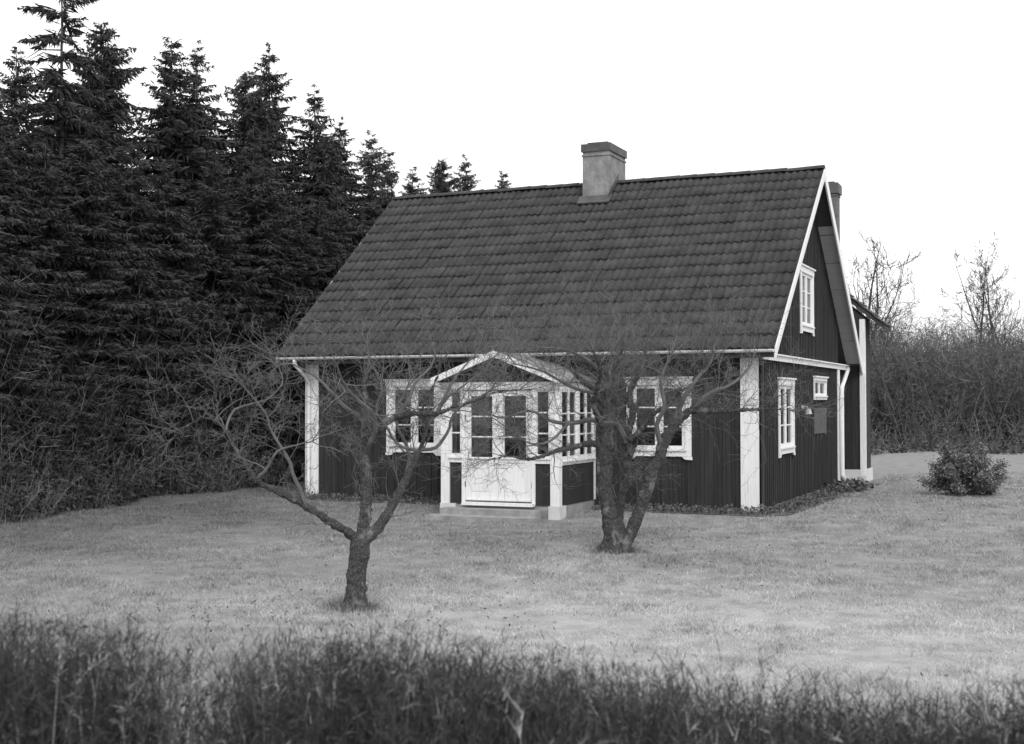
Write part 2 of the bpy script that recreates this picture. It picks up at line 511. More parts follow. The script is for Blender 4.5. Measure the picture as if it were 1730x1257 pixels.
# double curved tiles in 16 courses; each course laps the one below
ROWS, NCOL = 16, 34
TW = (L + 2 * OX) / NCOL
slope_len = math.hypot(APEX + OY, ZR - ZE)
TL = slope_len / ROWS
def tile_mesh(w, ln, name='roof_tile'):
    ns = 10
    vs, fs = [], []
    prof = []
    for i in range(ns + 1):
        t = i / ns
        prof.append((t * w, 0.020 * math.cos(2 * PI * t * 2) * (1 if t < .99 else 1) + 0.02))
    for (x, z) in prof: vs.append((x, -0.055, z + 0.040))            # lower edge, proud of the next course
    for (x, z) in prof: vs.append((x, ln - 0.015, z + 0.004))
    for (x, z) in prof: vs.append((x, -0.055, z + 0.012))            # lip
    n1 = ns + 1
    for i in range(ns):
        fs.append((i, i + 1, n1 + i + 1, n1 + i))
        fs.append((2 * n1 + i, 2 * n1 + i + 1, i + 1, i))
    m = MB().add(vs, fs)
    m.add([(0, -0.055, 0.08), (0, -0.055, 0.052), (0, ln - 0.015, 0.016), (0, ln - 0.015, 0.044)], [(0, 1, 2, 3)])
    me = m.mesh(name); me.materials.append(M['tile'])
    me.polygons.foreach_set('use_smooth', [True] * len(me.polygons))
    return me
tme = tile_mesh(TW - 0.004, TL + 0.02)
tile_rot = Matrix.Rotation(ANG, 4, 'X')
spots = []
for r in range(ROWS):
    for c in range(NCOL):
        s = r * TL
        p = Vector((-L - OX + c * TW, -OY + s * cs_, ZE - 0.02 + s * sn_))
        spots.append(((p - CAM_POS).length, p, r, c))
spots.sort(key=lambda t: t[0])
rest_v, rest_f = [], []
for i, (d_, p, r, c) in enumerate(spots):
    jit = Matrix.Rotation(random.gauss(0, 0.010), 4, 'X') @ Matrix.Rotation(random.gauss(0, 0.014), 4, 'Y') @ Matrix.Rotation(random.gauss(0, 0.012), 4, 'Z')
    mw = Matrix.Translation(p + Vector((0, 0, random.gauss(0, 0.004) - 0.012 * math.sin(PI * c / NCOL) * math.sin(PI * r / ROWS)))) @ tile_rot @ jit
    if i < 300:
        o = bpy.data.objects.new('roof_tile', tme); COL.objects.link(o)
        o.parent = roof; o.matrix_local = mw
    else:
        n0 = len(rest_v)
        rest_v += [tuple(mw @ v.co) for v in tme.vertices]
        rest_f += [tuple(k + n0 for k in q.vertices) for q in tme.polygons]
tr_ = MB().add(rest_v, rest_f).build('roof_tiles', M['tile'], roof, smooth=True)
tag(tr_, kind='stuff')
# ridge tiles
nr = 26
rl = (L + 2 * OX) / nr
def ridge_mesh():
    m = MB(); ns = 7
    vs = []
    for yy, rr in ((0, 0.165), (rl + 0.04, 0.15)):
        for i in range(ns + 1):
            a = PI * (0.08 + 0.84 * i / ns)
            vs.append((yy, -math.cos(a) * rr, math.sin(a) * rr * 0.72))
    fs = [(i, ns + 1 + i, ns + 2 + i, i + 1) for i in range(ns)]
    m.add(vs, fs)
    m.add([vs[i] for i in range(ns + 1)], [tuple(range(ns + 1))])
    me = m.mesh('ridge_tile'); me.materials.append(M['tile']); return me
rme = ridge_mesh()
for i in range(nr):
    o = bpy.data.objects.new('ridge_tile', rme); COL.objects.link(o); o.parent = roof
    o.matrix_local = Matrix.Translation((-L - OX + i * rl - 0.01, APEX, ZR - 0.062 + random.gauss(0, 0.005))) @ Matrix.Rotation(PI, 4, 'Z') @ Matrix.Translation((-rl - 0.02, 0, 0))
# bargeboards: right and left gable, front and rear
for x0 in (OX - 0.001, -L - OX - 0.029):
    for (ya, yb) in ((-OY + 0.0, APEX), (APEX, YR + 0.02)):
        za = roof_under(ya) + 0.155; zb = (ZR if yb == APEX else roof_under(yb) + 0.0) + (0.0 if yb == APEX else 0.155)
        za = ZR if ya == APEX else za
        if x0 > 0:
            bd = 0.20 if yb == APEX else 0.30
            MB().prism([(x0, ya, za - 0.02), (x0, yb, zb - 0.02), (x0, yb, zb - bd), (x0, ya, za - bd)], (0, 0, 0), (0.03, 0, 0)).build('bargeboard', M['white'], cottage)
        else:
            MB().prism([(x0, ya, za + 0.02), (x0, yb, zb + 0.02), (x0, yb, zb - 0.15), (x0, ya, za - 0.15)], (0, 0, 0), (0.03, 0, 0)).build('bargeboard', M['soffit'], cottage)
# gutter along the front eave, half round
gt = MB()
ns = 8; R_ = 0.055
for xa, xb in ((-L - OX + 0.005, OX - 0.01),):
    vs = []
    for x in (xa, xb):
        for rr in (R_, R_ - 0.006):
            for i in range(ns + 1):
                a = PI + PI * i / ns
                vs.append((x, -OY - 0.035 + math.cos(a) * rr, ZE - 0.055 + math.sin(a) * rr))
    q = ns + 1
    fs = []
    for i in range(ns):
        fs.append((i, i + 1, 2 * q + i + 1, 2 * q + i)); fs.append((q + i + 1, q + i, 3 * q + i, 3 * q + i + 1))
    fs.append((0, 2 * q, 3 * q, q)); fs.append((ns, q + ns, 3 * q + ns, 2 * q + ns))
    gt.add(vs, fs)
    gt.add([vs[i] for i in range(q)], [tuple(range(q))]); gt.add([vs[2 * q + i] for i in range(q)], [tuple(range(q))])
gutter = gt.build('gutter', M['gutter'], cottage)
for x in np.arange(-L - 0.2, 0.3, 0.62):
    MB().tube([(x, -OY + 0.06, ZE - 0.05), (x, -OY - 0.03, ZE - 0.118), (x, -OY - 0.094, ZE - 0.05)], 0.008, 5).build('gutter_bracket', M['dark_metal'], gutter)
# downpipes
MB().tube([(-L + 0.02, -OY - 0.03, ZE - 0.10), (-L + 0.02, -OY - 0.02, ZE - 0.2), (-L + 0.05, -0.26, ZE - 0.42), (-L + 0.06, -0.125, ZE - 0.55), (-L + 0.06, -0.12, ZE - 0.7), (-L + 0.06, -0.12, 0.22), (-L + 0.06, -0.19, 0.12)], 0.042, 8).build('downpipe', M['gutter'], cottage, True)
MB().tube([(0.12, YR - 0.3, ZE - 0.16), (0.12, YR - 0.35, ZE - 0.22), (0.13, DW - 0.02, ZE - 0.62), (0.13, DW - 0.09, ZE - 0.75), (0.13, DW - 0.09, 0.25), (0.19, DW - 0.09, 0.14)], 0.05, 8).build('downpipe', M['gutter'], cottage, True)

# chimneys ----------------------------------------------------------------------
def chimney(x0, x1, y0, y1, zb, zt, cap=0.30, parent=roof, capw=0.03, caph=0.20, mat=None):
    m = MB()
    m.box(x0, x1, y0, y1, zb, zt - cap)
    m.box(x0 - 0.02, x1 + 0.02, y0 - 0.02, y1 + 0.02, zt - cap, zt - cap + 0.035)
    m.box(x0 + 0.004, x1 - 0.004, y0 + 0.004, y1 - 0.004, zt - cap + 0.035, zt - caph)
    c = m.build('chimney', mat or M['chimney'], parent)
    k = MB()
    k.box(x0 - capw, x1 + capw, y0 - capw, y1 + capw, zt - caph, zt - 0.06)
    k.prism([(x0 - 0.03, y0 - 0.03, zt - 0.06), (x1 + 0.03, y0 - 0.03, zt - 0.06), (x1 + 0.03, y1 + 0.03, zt - 0.06), (x0 - 0.03, y1 + 0.03, zt - 0.06)], (0, 0, 0.0), (0, 0, 0.03))
    k.box(x0 + 0.08, x1 - 0.08, y0 + 0.1, y1 - 0.1, zt - 0.03, zt + 0.02)
    k.build('chimney_cap', M['soot'], parent)
    return c
chimney(-4.80, -4.17, 3.9, 5.02, 6.1, 7.73)
fl = MB()
fl.prism([(-4.86, 3.68, 6.27), (-4.11, 3.68, 6.27), (-4.11, 3.90, 6.45), (-4.86, 3.90, 6.45)], (0, 0, 0.06), (0, -0.02, 0.09))
fl.prism([(-4.165, 3.8, 6.36), (-4.165, 4.5, 6.93), (-4.165, 4.5, 7.07), (-4.165, 3.8, 6.52)], (0, 0, 0.03), (0.012, 0, 0.03))
fl.build('chimney_flashing', M['soot'], roof)

# rear wing -----------------------------------------------------------------------
WX0, WX1, WY0, WY1 = -6.0, 0.46, 9.58, 10.7
wing = MB(); wing.box(-6, -0.04, DW, WY0, 0.0, 2.7)
wing.prism([(WX0, 0, 0.30), (WX1 - 0.02, 0, 0.30), (WX1 - 0.02, 0, 4.05), (-2.77, 0, 6.7), (WX0, 0, 4.05)], (0, WY0 + 0.02, 0), (0, WY1, 0))
wg = wing.build('wing_wall', M['core'], cottage)
nw = 9
for i in range(nw):
    a = -0.98 + i * 0.16
    MB().box(a + 0.003, a + 0.157, WY0 - 0.004, WY0 + 0.019, 0.30, 3.9).build('plank', M['plank'], wg)
board(WX1 - 0.11, WX1 + 0.02, WY0 - 0.03, WY0 - 0.005, 0.14, 4.0)
board(WX1 - 0.018, WX1 + 0.012, WY0 - 0.004, WY0 + 0.17, 0.14, 4.0)
MB().box(WX0, WX1 + 0.03, WY0 - 0.02, WY1, -0.35, 0.30).build('wing_foundation', M['pale_stone'], cottage)
wr = MB()
for s in (1, -1):
    xe = 0.95 if s > 0 else -6.49
    wr.prism([(-2.77, 0, 6.98), (xe, 0, 3.85), (xe, 0, 3.73), (-2.77, 0, 6.86)], (0, WY0 - 0.05, 0), (0, WY1 + 0.15, 0))
wroof = wr.build('wing_roof', M['tile'], cottage)
for i in range(12):
    t0, t1 = i / 12, (i + 1) / 12
    xa, za = -2.77 + 3.72 * t0, 6.98 - 3.13 * t0
    xb, zb = -2.77 + 3.72 * t1, 6.98 - 3.13 * t1
    MB().prism([(xa, 0, za + 0.005), (xb + 0.03, 0, zb + 0.03), (xb + 0.03, 0, zb - 0.0)], (0, WY0 - 0.08, 0), (0, WY1 + 0.15, 0)).build('tile_course', M['tile'], wroof)
chimney(-0.55, -0.23, 9.9, 10.35, 4.4, 7.50, parent=wroof, cap=0.36, capw=0.05, caph=0.30, mat=M['dark_stone'])

# glazed porch -------------------------------------------------------------------
pl = MB(); pl.box(PX0 + 0.03, PX1 - 0.03, PY + 0.03, -0.05, -0.35, PFL - 0.02)
pl.build('porch_foundation', M['stone'], cottage)
for x0, x1 in ((PX0 - 0.01, PX0 + 0.30), (PX1 - 0.20, PX1 + 0.015)):
    MB().box(x0, x1, PY - 0.02, PY + 0.3, -0.3, PFL - 0.012).build('porch_pier', M['pale_stone'], cottage)
MB().box(PX0 + 0.05, PX1 - 0.25, PY - 0.72, PY - 0.36, -0.3, -0.015).build('porch_step', M['stone'], cottage)
MB().box(PX0 + 0.16, PX1 - 0.32, PY - 0.37, PY - 0.03, -0.3, 0.085).build('porch_step', M['stone'], cottage)
MB().box(PX0 + 0.02, PX1 - 0.02, PY + 0.02, -0.05, PFL - 0.018, PFL).build('porch_floor', M['inside'], cottage)
pw_ = 0.17
for x0 in (PX0, PX1 - pw_):
    MB().box(x0, x0 + pw_, PY, PY + 0.14, PFL - 0.01, 2.32).build('porch_post', M['white'], cottage)
for x0 in (PX0, PX1 - 0.12):
    MB().box(x0, x0 + 0.12, -0.13, -0.046, PFL - 0.01, 2.30).build('porch_post', M['white'], cottage)
# header
MB().box(PX0 - 0.02, PX1 + 0.02, PY - 0.02, PY + 0.16, 2.20, 2.335).build('porch_beam', M['white'], cottage)
for x0 in (PX0, PX1 - 0.12):
    MB().box(x0, x0 + 0.12, PY + 0.161, -0.05, 2.20, 2.33).build('porch_beam', M['white'], cottage)
# pediment of upright planks
ped = MB(); ped.prism([(PX0, 0, 2.336), (PX1, 0, 2.336), (PX1, 0, PPEAK - 0.09 - PSL * (PX1 - PMID)), (PMID, 0, PPEAK - 0.09), (PX0, 0, PPEAK - 0.09 - PSL * (PX1 - PMID))], (0, PY + 0.05, 0), (0, PY + 0.1, 0))
pd = ped.build('porch_pediment', M['core'], cottage)
npd = 15
for i in range(npd):
    a = PX0 + (PX1 - PX0) * i / npd; b = PX0 + (PX1 - PX0) * (i + 1) / npd
    ft = lambda x: max(2.35, PPEAK - 0.075 - PSL * abs(x - PMID))
    MB().prism([(a + .003, 0, 2.337), (b - .003, 0, 2.337), (b - .003, 0, ft(b)), (a + .003, 0, ft(a))], (0, PY + 0.049, 0), (0, PY + 0.02 + random.uniform(-.003, .003), 0)).build('plank', M['plank'], pd)
# porch roof
pr = MB()
yf, yb_ = PY - 0.22, -0.06
eave = 1.23
for s in (-1, 1):
    pr.prism([(PMID, 0, PPEAK), (PMID + s * eave, 0, PPEAK - PSL * eave), (PMID + s * eave, 0, PPEAK - PSL * eave - 0.05), (PMID, 0, PPEAK - 0.05)], (0, yf, 0), (0, yb_, 0))
M['porch_roof'] = material('porch_roof_sheet', 0.20, 0.28, 5.0, 0.55, 0.2, 20)
proof = pr.build('porch_roof', M['porch_roof'], cottage)
for s in (-1, 1):                       # sheets of the porch roof with standing seams
    for k in range(5):
        ya = yf + (yb_ - yf) * k / 5
        MB().prism([(PMID + s * 0.02, 0, PPEAK + 0.002 - PSL * 0.02), (PMID + s * eave, 0, PPEAK - PSL * eave + 0.002), (PMID + s * eave, 0, PPEAK - PSL * eave + 0.03), (PMID + s * 0.02, 0, PPEAK - PSL * 0.02 + 0.03)], (0, ya, 0), (0, ya + 0.025, 0)).build('roof_seam', M['porch_roof'], proof)
    MB().prism([(PMID, 0, PPEAK + 0.03), (PMID + s * (eave + .01), 0, PPEAK + 0.03 - PSL * (eave + .01)), (PMID + s * (eave + .01), 0, PPEAK - 0.085 - PSL * (eave + .01)), (PMID, 0, PPEAK - 0.085)], (0, yf - 0.03, 0), (0, yf - 0.002, 0)).build('porch_bargeboard', M['white'], cottage)
# side lights and dark panels of the front
RC = [0.36, 0.725]
for xa, xb in ((PX0 + pw_, PX0 + 0.42), (PX1 - 0.46, PX1 - pw_)):
    wd = xb - xa
    zc = 1.0
    window('porch_window', ((xa + xb) / 2, PY + 0.06, zc), 0, wd, 2.20 - zc, 1, 3, casing=0, sill=False, fr=0.02)
    MB().box(xa, xb, PY + 0.0, PY + 0.1, 0.89, zc).build('porch_rail', M['white'], cottage)
    MB().box(xa - 0.01, xb + 0.01, PY - 0.03, PY - 0.001, zc - 0.035, zc - 0.005).build('porch_sill', M['white'], cottage)
    pn = MB().box(xa, xb, PY + 0.06, PY + 0.1, PFL, 0.889).build('porch_wall', M['core'], cottage)
    k = 2
    for i in range(k):
        MB().box(xa + wd * i / k + .002, xa + wd * (i + 1) / k - .002, PY + 0.035, PY + 0.059, PFL, 0.888).build('plank', M['plank'], pn)
# double door
dx0, dx1 = PX0 + 0.42, PX1 - 0.46
jw = 0.06
for xa in (dx0, dx1 - jw):
    MB().box(xa, xa + jw, PY - 0.005, PY + 0.12, PFL - 0.01, 2.199).build('door_jamb', M['white'], cottage)
MB().box(dx0 + jw - 0.02, dx1 - jw + 0.05, PY - 0.10, PY + 0.12, PFL - 0.03, PFL + 0.025).build('threshold', M['white'], cottage)
def door_leaf(xa, xb, hinge):
    zb, zt, zr = PFL + 0.045, 2.185, 0.99
    ya, yb = PY + 0.02, PY + 0.065
    st = 0.115
    m = MB()
    m.box(xa, xa + st, ya, yb, zb, zt); m.box(xb - st, xb, ya, yb, zb, zt)
    m.box(xa + st, xb - st, ya, yb, zt - 0.10, zt); m.box(xa + st, xb - st, ya, yb, zr - 0.10, zr); m.box(xa + st, xb - st, ya, yb, zb, zb + 0.14)
    d = m.build('porch_door', M['white'], cottage)
    p = MB(); p.box(xa + st, xb - st, ya + 0.012, yb - 0.012, zb + 0.14, zr - 0.10)
    p.box(xa + st + 0.03, xb - st - 0.03, ya + 0.005, ya + 0.012, zb + 0.17, zr - 0.13)
    p.build('door_panel', M['white'], d)
    MB().box(xa + 0.01, xb - 0.01, ya - 0.022, ya - 0.001, zr - 0.03, zr - 0.008).build('drip_mould', M['white'], d)
    MB().box(xa + 0.01, xb - 0.01, ya - 0.025, ya - 0.001, zb + 0.015, zb + 0.05).build('drip_mould', M['white'], d)
    ga, gb, g0, g1 = xa + st, xb - st, zr, zt - 0.10
    cuts = [g0 + (g1 - g0) * k / 3 for k in (1, 2)]
    for z in cuts: MB().box(ga, gb, ya + 0.008, yb - 0.008, z - 0.012, z + 0.012).build('glazing_bar', M['white'], d)
    lv = [g0] + cuts + [g1]
    for z0_, z1_ in zip(lv[:-1], lv[1:]):
        MB().add([(ga, ya + 0.02, z0_), (gb, ya + 0.02, z0_), (gb, ya + 0.02, z1_), (ga, ya + 0.02, z1_)], [(0, 1, 2, 3)]).build('pane', M['glass'], d)
    for z in (0.5, 1.7):
        xh = xa + 0.0 if hinge < 0 else xb
        MB().tube([(xh, ya - 0.006, z - 0.05), (xh, ya - 0.006, z + 0.05)], 0.011, 6).build('hinge', M['dark_metal'], d)
    if hinge > 0:
        h = MB(); h.tube([(xa + 0.05, ya, 1.03), (xa + 0.05, ya - 0.05, 1.03), (xa + 0.15, ya - 0.05, 1.03)], 0.009, 6); h.build('handle', M['dark_metal'], d)
dm = (dx0 + dx1) / 2
door_leaf(dx0 + jw + 0.003, dm - 0.002, -1)
door_leaf(dm + 0.002, dx1 - jw - 0.003, 1)
# porch sides: plank wall below, three-by-two casements above
for side in (1, -1):
    x = PX1 - 0.035 if side > 0 else PX0 + 0.035
    rz = PI / 2 if side > 0 else -PI / 2
    y_from = PY + 0.14 if side > 0 else -0.13
    ln = -0.13 - (PY + 0.14)
    plank_wall('porch_wall', (x, y_from, 0), rz, ln, PFL, 0.86, [], core=0.05, width=0.16, batten=False)
    MB().box(min(x - .06 * side, x + .04 * side), max(x - .06 * side, x + .04 * side), PY + 0.14, -0.13, 0.86, 0.95).build('porch_rail', M['white'], cottage)
    MB().box(min(x + .041 * side, x + .075 * side), max(x + .041 * side, x + .075 * side), PY + 0.14, -0.13, 0.915, 0.94).build('porch_sill', M['white'], cottage)
    half = (ln - 0.12) / 2
    for k in range(2):
        yc = (PY + 0.14) + half / 2 + k * (half + 0.12)
        o = window('porch_window', (x - 0.02 * side, yc, 0.951), rz, half, 2.20 - 0.951, 2, 3, casing=0, sill=False, mull=0.02, fr=0.026)
    ym = PY + 0.14 + half
    MB().box(min(x, x + 0.04 * side), max(x, x + 0.04 * side), ym, ym + 0.12, 0.951, 2.2).build('porch_post', M['white'], cottage)

for k in range(5):
    MB().box(0.046, 0.062, 5.02 + k * 0.3, 5.30 + k * 0.3, 1.28, 1.84).build('wall_panel', M['panel'], cottage)
# small lamp on the gable
lm = MB(); lm.tube([(0.05, 3.66, 1.86), (0.09, 3.66, 1.86)], 0.05, 10); lm.tube([(0.09, 3.66, 1.86), (0.16, 3.66, 1.88), (0.19, 3.66, 1.80)], 0.012, 6)
lm.tube([(0.19, 3.66, 1.84), (0.19, 3.66, 1.80), (0.19, 3.66, 1.72)], [0.03, 0.055, 0.075], 10)
lm.build('wall_lamp', M['soffit'], cottage)
# ------------------------------------------------------------------ apple trees
RIGHT = Vector((math.cos(YAW), math.sin(YAW), 0)); AWAY = Vector((-math.sin(YAW), math.cos(YAW), 0))
# limbs of the two apple trees: (sideways, height, depth, radius) in metres from the foot of the trunk
APPLE_NEAR = [
  [(-0.006,-0.076,0,0.1785),(0.0,0.013,0,0.1466),(0.006,0.121,0,0.1147),(0.013,0.268,0,0.1052),(0.025,0.459,0,0.102),(0.045,0.663,0,0.1084),(0.057,0.79,0,0.0956)],
  [(0.019,0.739,0,0.0701),(-0.121,0.873,-0.1,0.0542),(-0.28,0.982,-0.2,0.0478),(-0.472,1.128,-0.3,0.0446),(-0.663,1.237,-0.35,0.0382),(-0.854,1.339,-0.4,0.0351),(-0.982,1.428,-0.4,0.0319),(-1.109,1.575,-0.35,0.0268),(-1.237,1.747,-0.3,0.0229),(-1.332,1.938,-0.3,0.0191),(-1.606,2.072,-0.2,0.0153),(-1.938,1.861,-0.1,0.0096)],
  [(-0.982,1.428,-0.4,0.0204),(-0.854,1.575,-0.45,0.0172),(-0.759,1.721,-0.5,0.014),(-0.535,1.791,-0.55,0.0108),(-0.376,1.83,-0.6,0.0077)],
  [(-1.332,1.938,-0.3,0.0166),(-1.269,2.155,-0.2,0.014),(-0.982,2.244,-0.1,0.0115),(-0.79,2.435,0.0,0.0089),(-0.854,2.626,0.1,0.0064)],
  [(0.064,0.746,0,0.0765),(0.096,0.969,0.1,0.0765),(0.102,1.224,0.15,0.0701),(0.083,1.479,0.2,0.0701),(0.076,1.67,0.2,0.0701),(0.102,1.861,0.2,0.0669)],
  [(0.102,1.849,0.2,0.0574),(0.229,1.938,0.16,0.0513),(0.389,2.053,0.12,0.0453),(0.612,2.116,0.09,0.0392),(0.867,2.104,0.05,0.0331),(1.058,2.18,0.01,0.0271),(1.249,2.231,-0.03,0.021),(1.504,2.34,-0.06,0.015),(1.759,2.359,-0.1,0.0089)],
  [(0.102,1.849,0.2,0.051),(0.051,2.053,0.26,0.0431),(0.089,2.244,0.32,0.0352),(0.038,2.435,0.38,0.0273),(0.102,2.658,0.44,0.0194),(0.064,2.881,0.5,0.0115)],
  [(0.051,2.04,0.3,0.0319),(-0.14,2.18,0.22,0.0261),(-0.312,2.371,0.15,0.0204),(-0.472,2.531,0.08,0.0147),(-0.695,2.652,0.0,0.0089)],
  [(0.389,2.053,0.2,0.0287),(0.548,2.257,0.28,0.0237),(0.612,2.435,0.35,0.0188),(0.79,2.626,0.42,0.0139),(0.835,2.786,0.5,0.0089)],
  [(0.083,0.746,0,0.0829),(0.217,0.854,0.05,0.0669),(0.325,1.001,0.1,0.0606),(0.408,1.16,0.15,0.051),(0.516,1.351,0.2,0.0446),(0.612,1.543,0.25,0.0408),(0.676,1.721,0.3,0.0319),(0.752,1.957,0.3,0.0255),(0.708,2.18,0.3,0.0217),(0.835,2.435,0.3,0.0159),(0.931,2.69,0.3,0.0089)],
  [(0.669,1.702,0.3,0.0268),(0.854,1.734,0.27,0.0237),(0.975,1.887,0.23,0.0206),(1.045,2.085,0.2,0.0175),(1.198,2.231,0.17,0.0144),(1.428,2.34,0.13,0.0114),(1.568,2.531,0.1,0.0083)],
  [(0.657,1.689,0.3,0.0242),(0.516,1.734,0.22,0.021),(0.408,1.817,0.14,0.0178),(0.325,1.976,0.06,0.0147),(0.229,2.116,-0.02,0.0115),(0.293,2.359,-0.1,0.0083)],
  [(-0.472,1.128,-0.3,0.0268),(-0.586,1.415,-0.38,0.0229),(-0.663,1.67,-0.46,0.0191),(-0.803,1.925,-0.54,0.0153),(-0.854,2.116,-0.62,0.0115),(-1.045,2.371,-0.7,0.0077)],
  [(0.867,2.104,0.1,0.0255),(0.982,2.34,0.13,0.0198),(1.09,2.531,0.17,0.014),(1.281,2.741,0.2,0.0083)],
  [(0.752,1.957,0.3,0.0223),(0.931,2.231,0.37,0.0174),(1.135,2.403,0.43,0.0125),(1.409,2.614,0.5,0.0077)],
  [(0.083,1.67,0.2,0.0382),(0.229,2.053,-0.17,0.0285),(-0.025,2.371,-0.53,0.0187),(-0.089,2.626,-0.9,0.0089)],
  [(0.408,1.16,0.15,0.0351),(0.548,1.606,0.47,0.0264),(0.357,2.053,0.78,0.0176),(0.484,2.435,1.1,0.0089)],
]
APPLE_PORCH = [
  [(0.0,-0.117,0,0.2757),(0.0,-0.017,0,0.2339),(0.0,0.134,0,0.1838),(-0.017,0.317,0,0.1587),(-0.033,0.468,0,0.1253)],
  [(-0.058,0.234,0,0.1253),(-0.109,0.652,0,0.1253),(-0.15,0.986,0,0.1253),(-0.15,1.32,0,0.1253),(-0.117,1.613,0,0.1211),(-0.092,1.863,0,0.1086),(-0.05,2.156,0,0.0835),(-0.084,2.448,0.1,0.0668),(0.067,2.74,0.1,0.0418),(0.125,3.033,0.1,0.0209)],
  [(-0.134,1.445,0.0,0.0585),(-0.334,1.529,-0.07,0.0518),(-0.585,1.47,-0.14,0.0451),(-0.835,1.429,-0.21,0.0384),(-1.086,1.337,-0.29,0.0317),(-1.295,1.32,-0.36,0.0251),(-1.462,1.362,-0.43,0.0184),(-1.738,1.328,-0.5,0.0117)],
  [(-0.117,1.78,0.0,0.0501),(-0.334,1.855,-0.07,0.0436),(-0.668,1.805,-0.13,0.037),(-0.961,1.863,-0.2,0.0305),(-1.211,1.988,-0.27,0.024),(-1.587,1.888,-0.33,0.0174),(-1.838,1.988,-0.4,0.0109)],
  [(-0.084,1.988,0.0,0.0668),(-0.251,2.239,0.05,0.0539),(-0.46,2.406,0.1,0.0409),(-0.668,2.615,0.15,0.028),(-0.961,2.757,0.2,0.015)],
  [(-0.184,1.805,-0.1,0.0376),(-0.017,1.813,-0.05,0.0418),(0.084,1.704,0.0,0.046),(0.167,1.529,0.05,0.0501)],
  [(0.033,0.276,0.2,0.0835),(0.1,0.652,0.25,0.0752),(0.15,0.902,0.25,0.071),(0.192,1.153,0.25,0.0668),(0.192,1.404,0.2,0.0668),(0.175,1.613,0.1,0.0668),(0.251,1.905,0,0.0585),(0.209,2.239,0,0.0501),(0.376,2.573,0,0.0334),(0.46,2.949,0,0.0167)],
  [(0.184,1.554,0.0,0.0543),(0.376,1.721,0.07,0.0472),(0.543,1.93,0.13,0.0401),(0.752,2.039,0.2,0.033),(0.936,2.239,0.27,0.0259),(1.211,2.406,0.33,0.0188),(1.337,2.699,0.4,0.0117)],
  [(0.117,0.05,-0.1,0.0919),(0.234,0.317,-0.1,0.1003),(0.359,0.652,-0.1,0.0961),(0.468,0.944,-0.1,0.0961),(0.576,1.237,-0.1,0.0919),(0.66,1.487,-0.1,0.0919),(0.76,1.671,-0.1,0.0835),(0.919,1.888,-0.1,0.0752),(1.103,1.988,-0.1,0.0627),(1.42,1.98,-0.15,0.0418),(1.755,1.988,-0.15,0.0334),(2.089,2.005,-0.2,0.0209),(2.44,1.988,-0.2,0.01)],
  [(0.81,1.755,-0.1,0.0501),(0.936,2.072,0.0,0.0407),(1.153,2.406,0.1,0.0313),(1.379,2.657,0.2,0.0219),(1.462,2.949,0.3,0.0125)],
  [(0.652,1.487,-0.1,0.0501),(0.568,1.78,-0.2,0.0409),(0.668,2.072,-0.3,0.0317),(0.602,2.406,-0.4,0.0226),(0.752,2.782,-0.5,0.0134)],
  [(1.103,1.988,-0.1,0.0418),(1.337,2.222,-0.02,0.034),(1.671,2.364,0.05,0.0263),(1.922,2.59,0.13,0.0186),(2.022,2.824,0.2,0.0109)],
  [(-0.251,2.239,0.0,0.0376),(-0.627,2.323,-0.1,0.0287),(-1.003,2.532,-0.2,0.0198),(-1.42,2.64,-0.3,0.0109)],
  [(-0.067,2.323,0.1,0.0418),(-0.334,2.657,-0.13,0.0317),(-0.668,2.824,-0.37,0.0217),(-1.128,2.866,-0.6,0.0117)],
  [(-0.1,1.613,0.0,0.0585),(-0.334,2.072,-0.4,0.0432),(-0.251,2.49,-0.8,0.0278),(-0.418,2.866,-1.2,0.0125)],
  [(0.217,1.32,0.1,0.0585),(0.418,1.905,0.5,0.0432),(0.084,2.323,0.9,0.0278),(0.292,2.74,1.3,0.0125)],
  [(-0.668,1.805,-0.2,0.0251),(-0.919,1.571,-0.3,0.0198),(-1.17,1.529,-0.4,0.0145),(-1.42,1.654,-0.5,0.0092)],
]

def refine(pts, rad, rnd, jit=0.35, step=2):
    """Catmull-Rom through the limb with a little crookedness"""
    out, ro = [], []
    n = len(pts)
    for i in range(n - 1):
        p0, p1, p2, p3 = pts[max(i - 1, 0)], pts[i], pts[i + 1], pts[min(i + 2, n - 1)]
        for k in range(step):
            t = k / step
            a = 0.5 * ((2 * p1) + (p2 - p0) * t + (2 * p0 - 5 * p1 + 4 * p2 - p3) * t * t + (3 * p1 - p0 - 3 * p2 + p3) * t ** 3)
            r = rad[i] * (1 - t) + rad[i + 1] * t
            if k: a = a + Vector((rnd.gauss(0, 1), rnd.gauss(0, 1), rnd.gauss(0, 1))) * r * jit
            out.append(a); ro.append(r * rnd.uniform(0.96, 1.05))
    out.append(pts[-1]); ro.append(rad[-1])
    return out, ro

def rand_perp(d, rnd):
    v = Vector((rnd.gauss(0, 1), rnd.gauss(0, 1), rnd.gauss(0, 1)))
    v -= d * v.dot(d)
    return v.normalized()

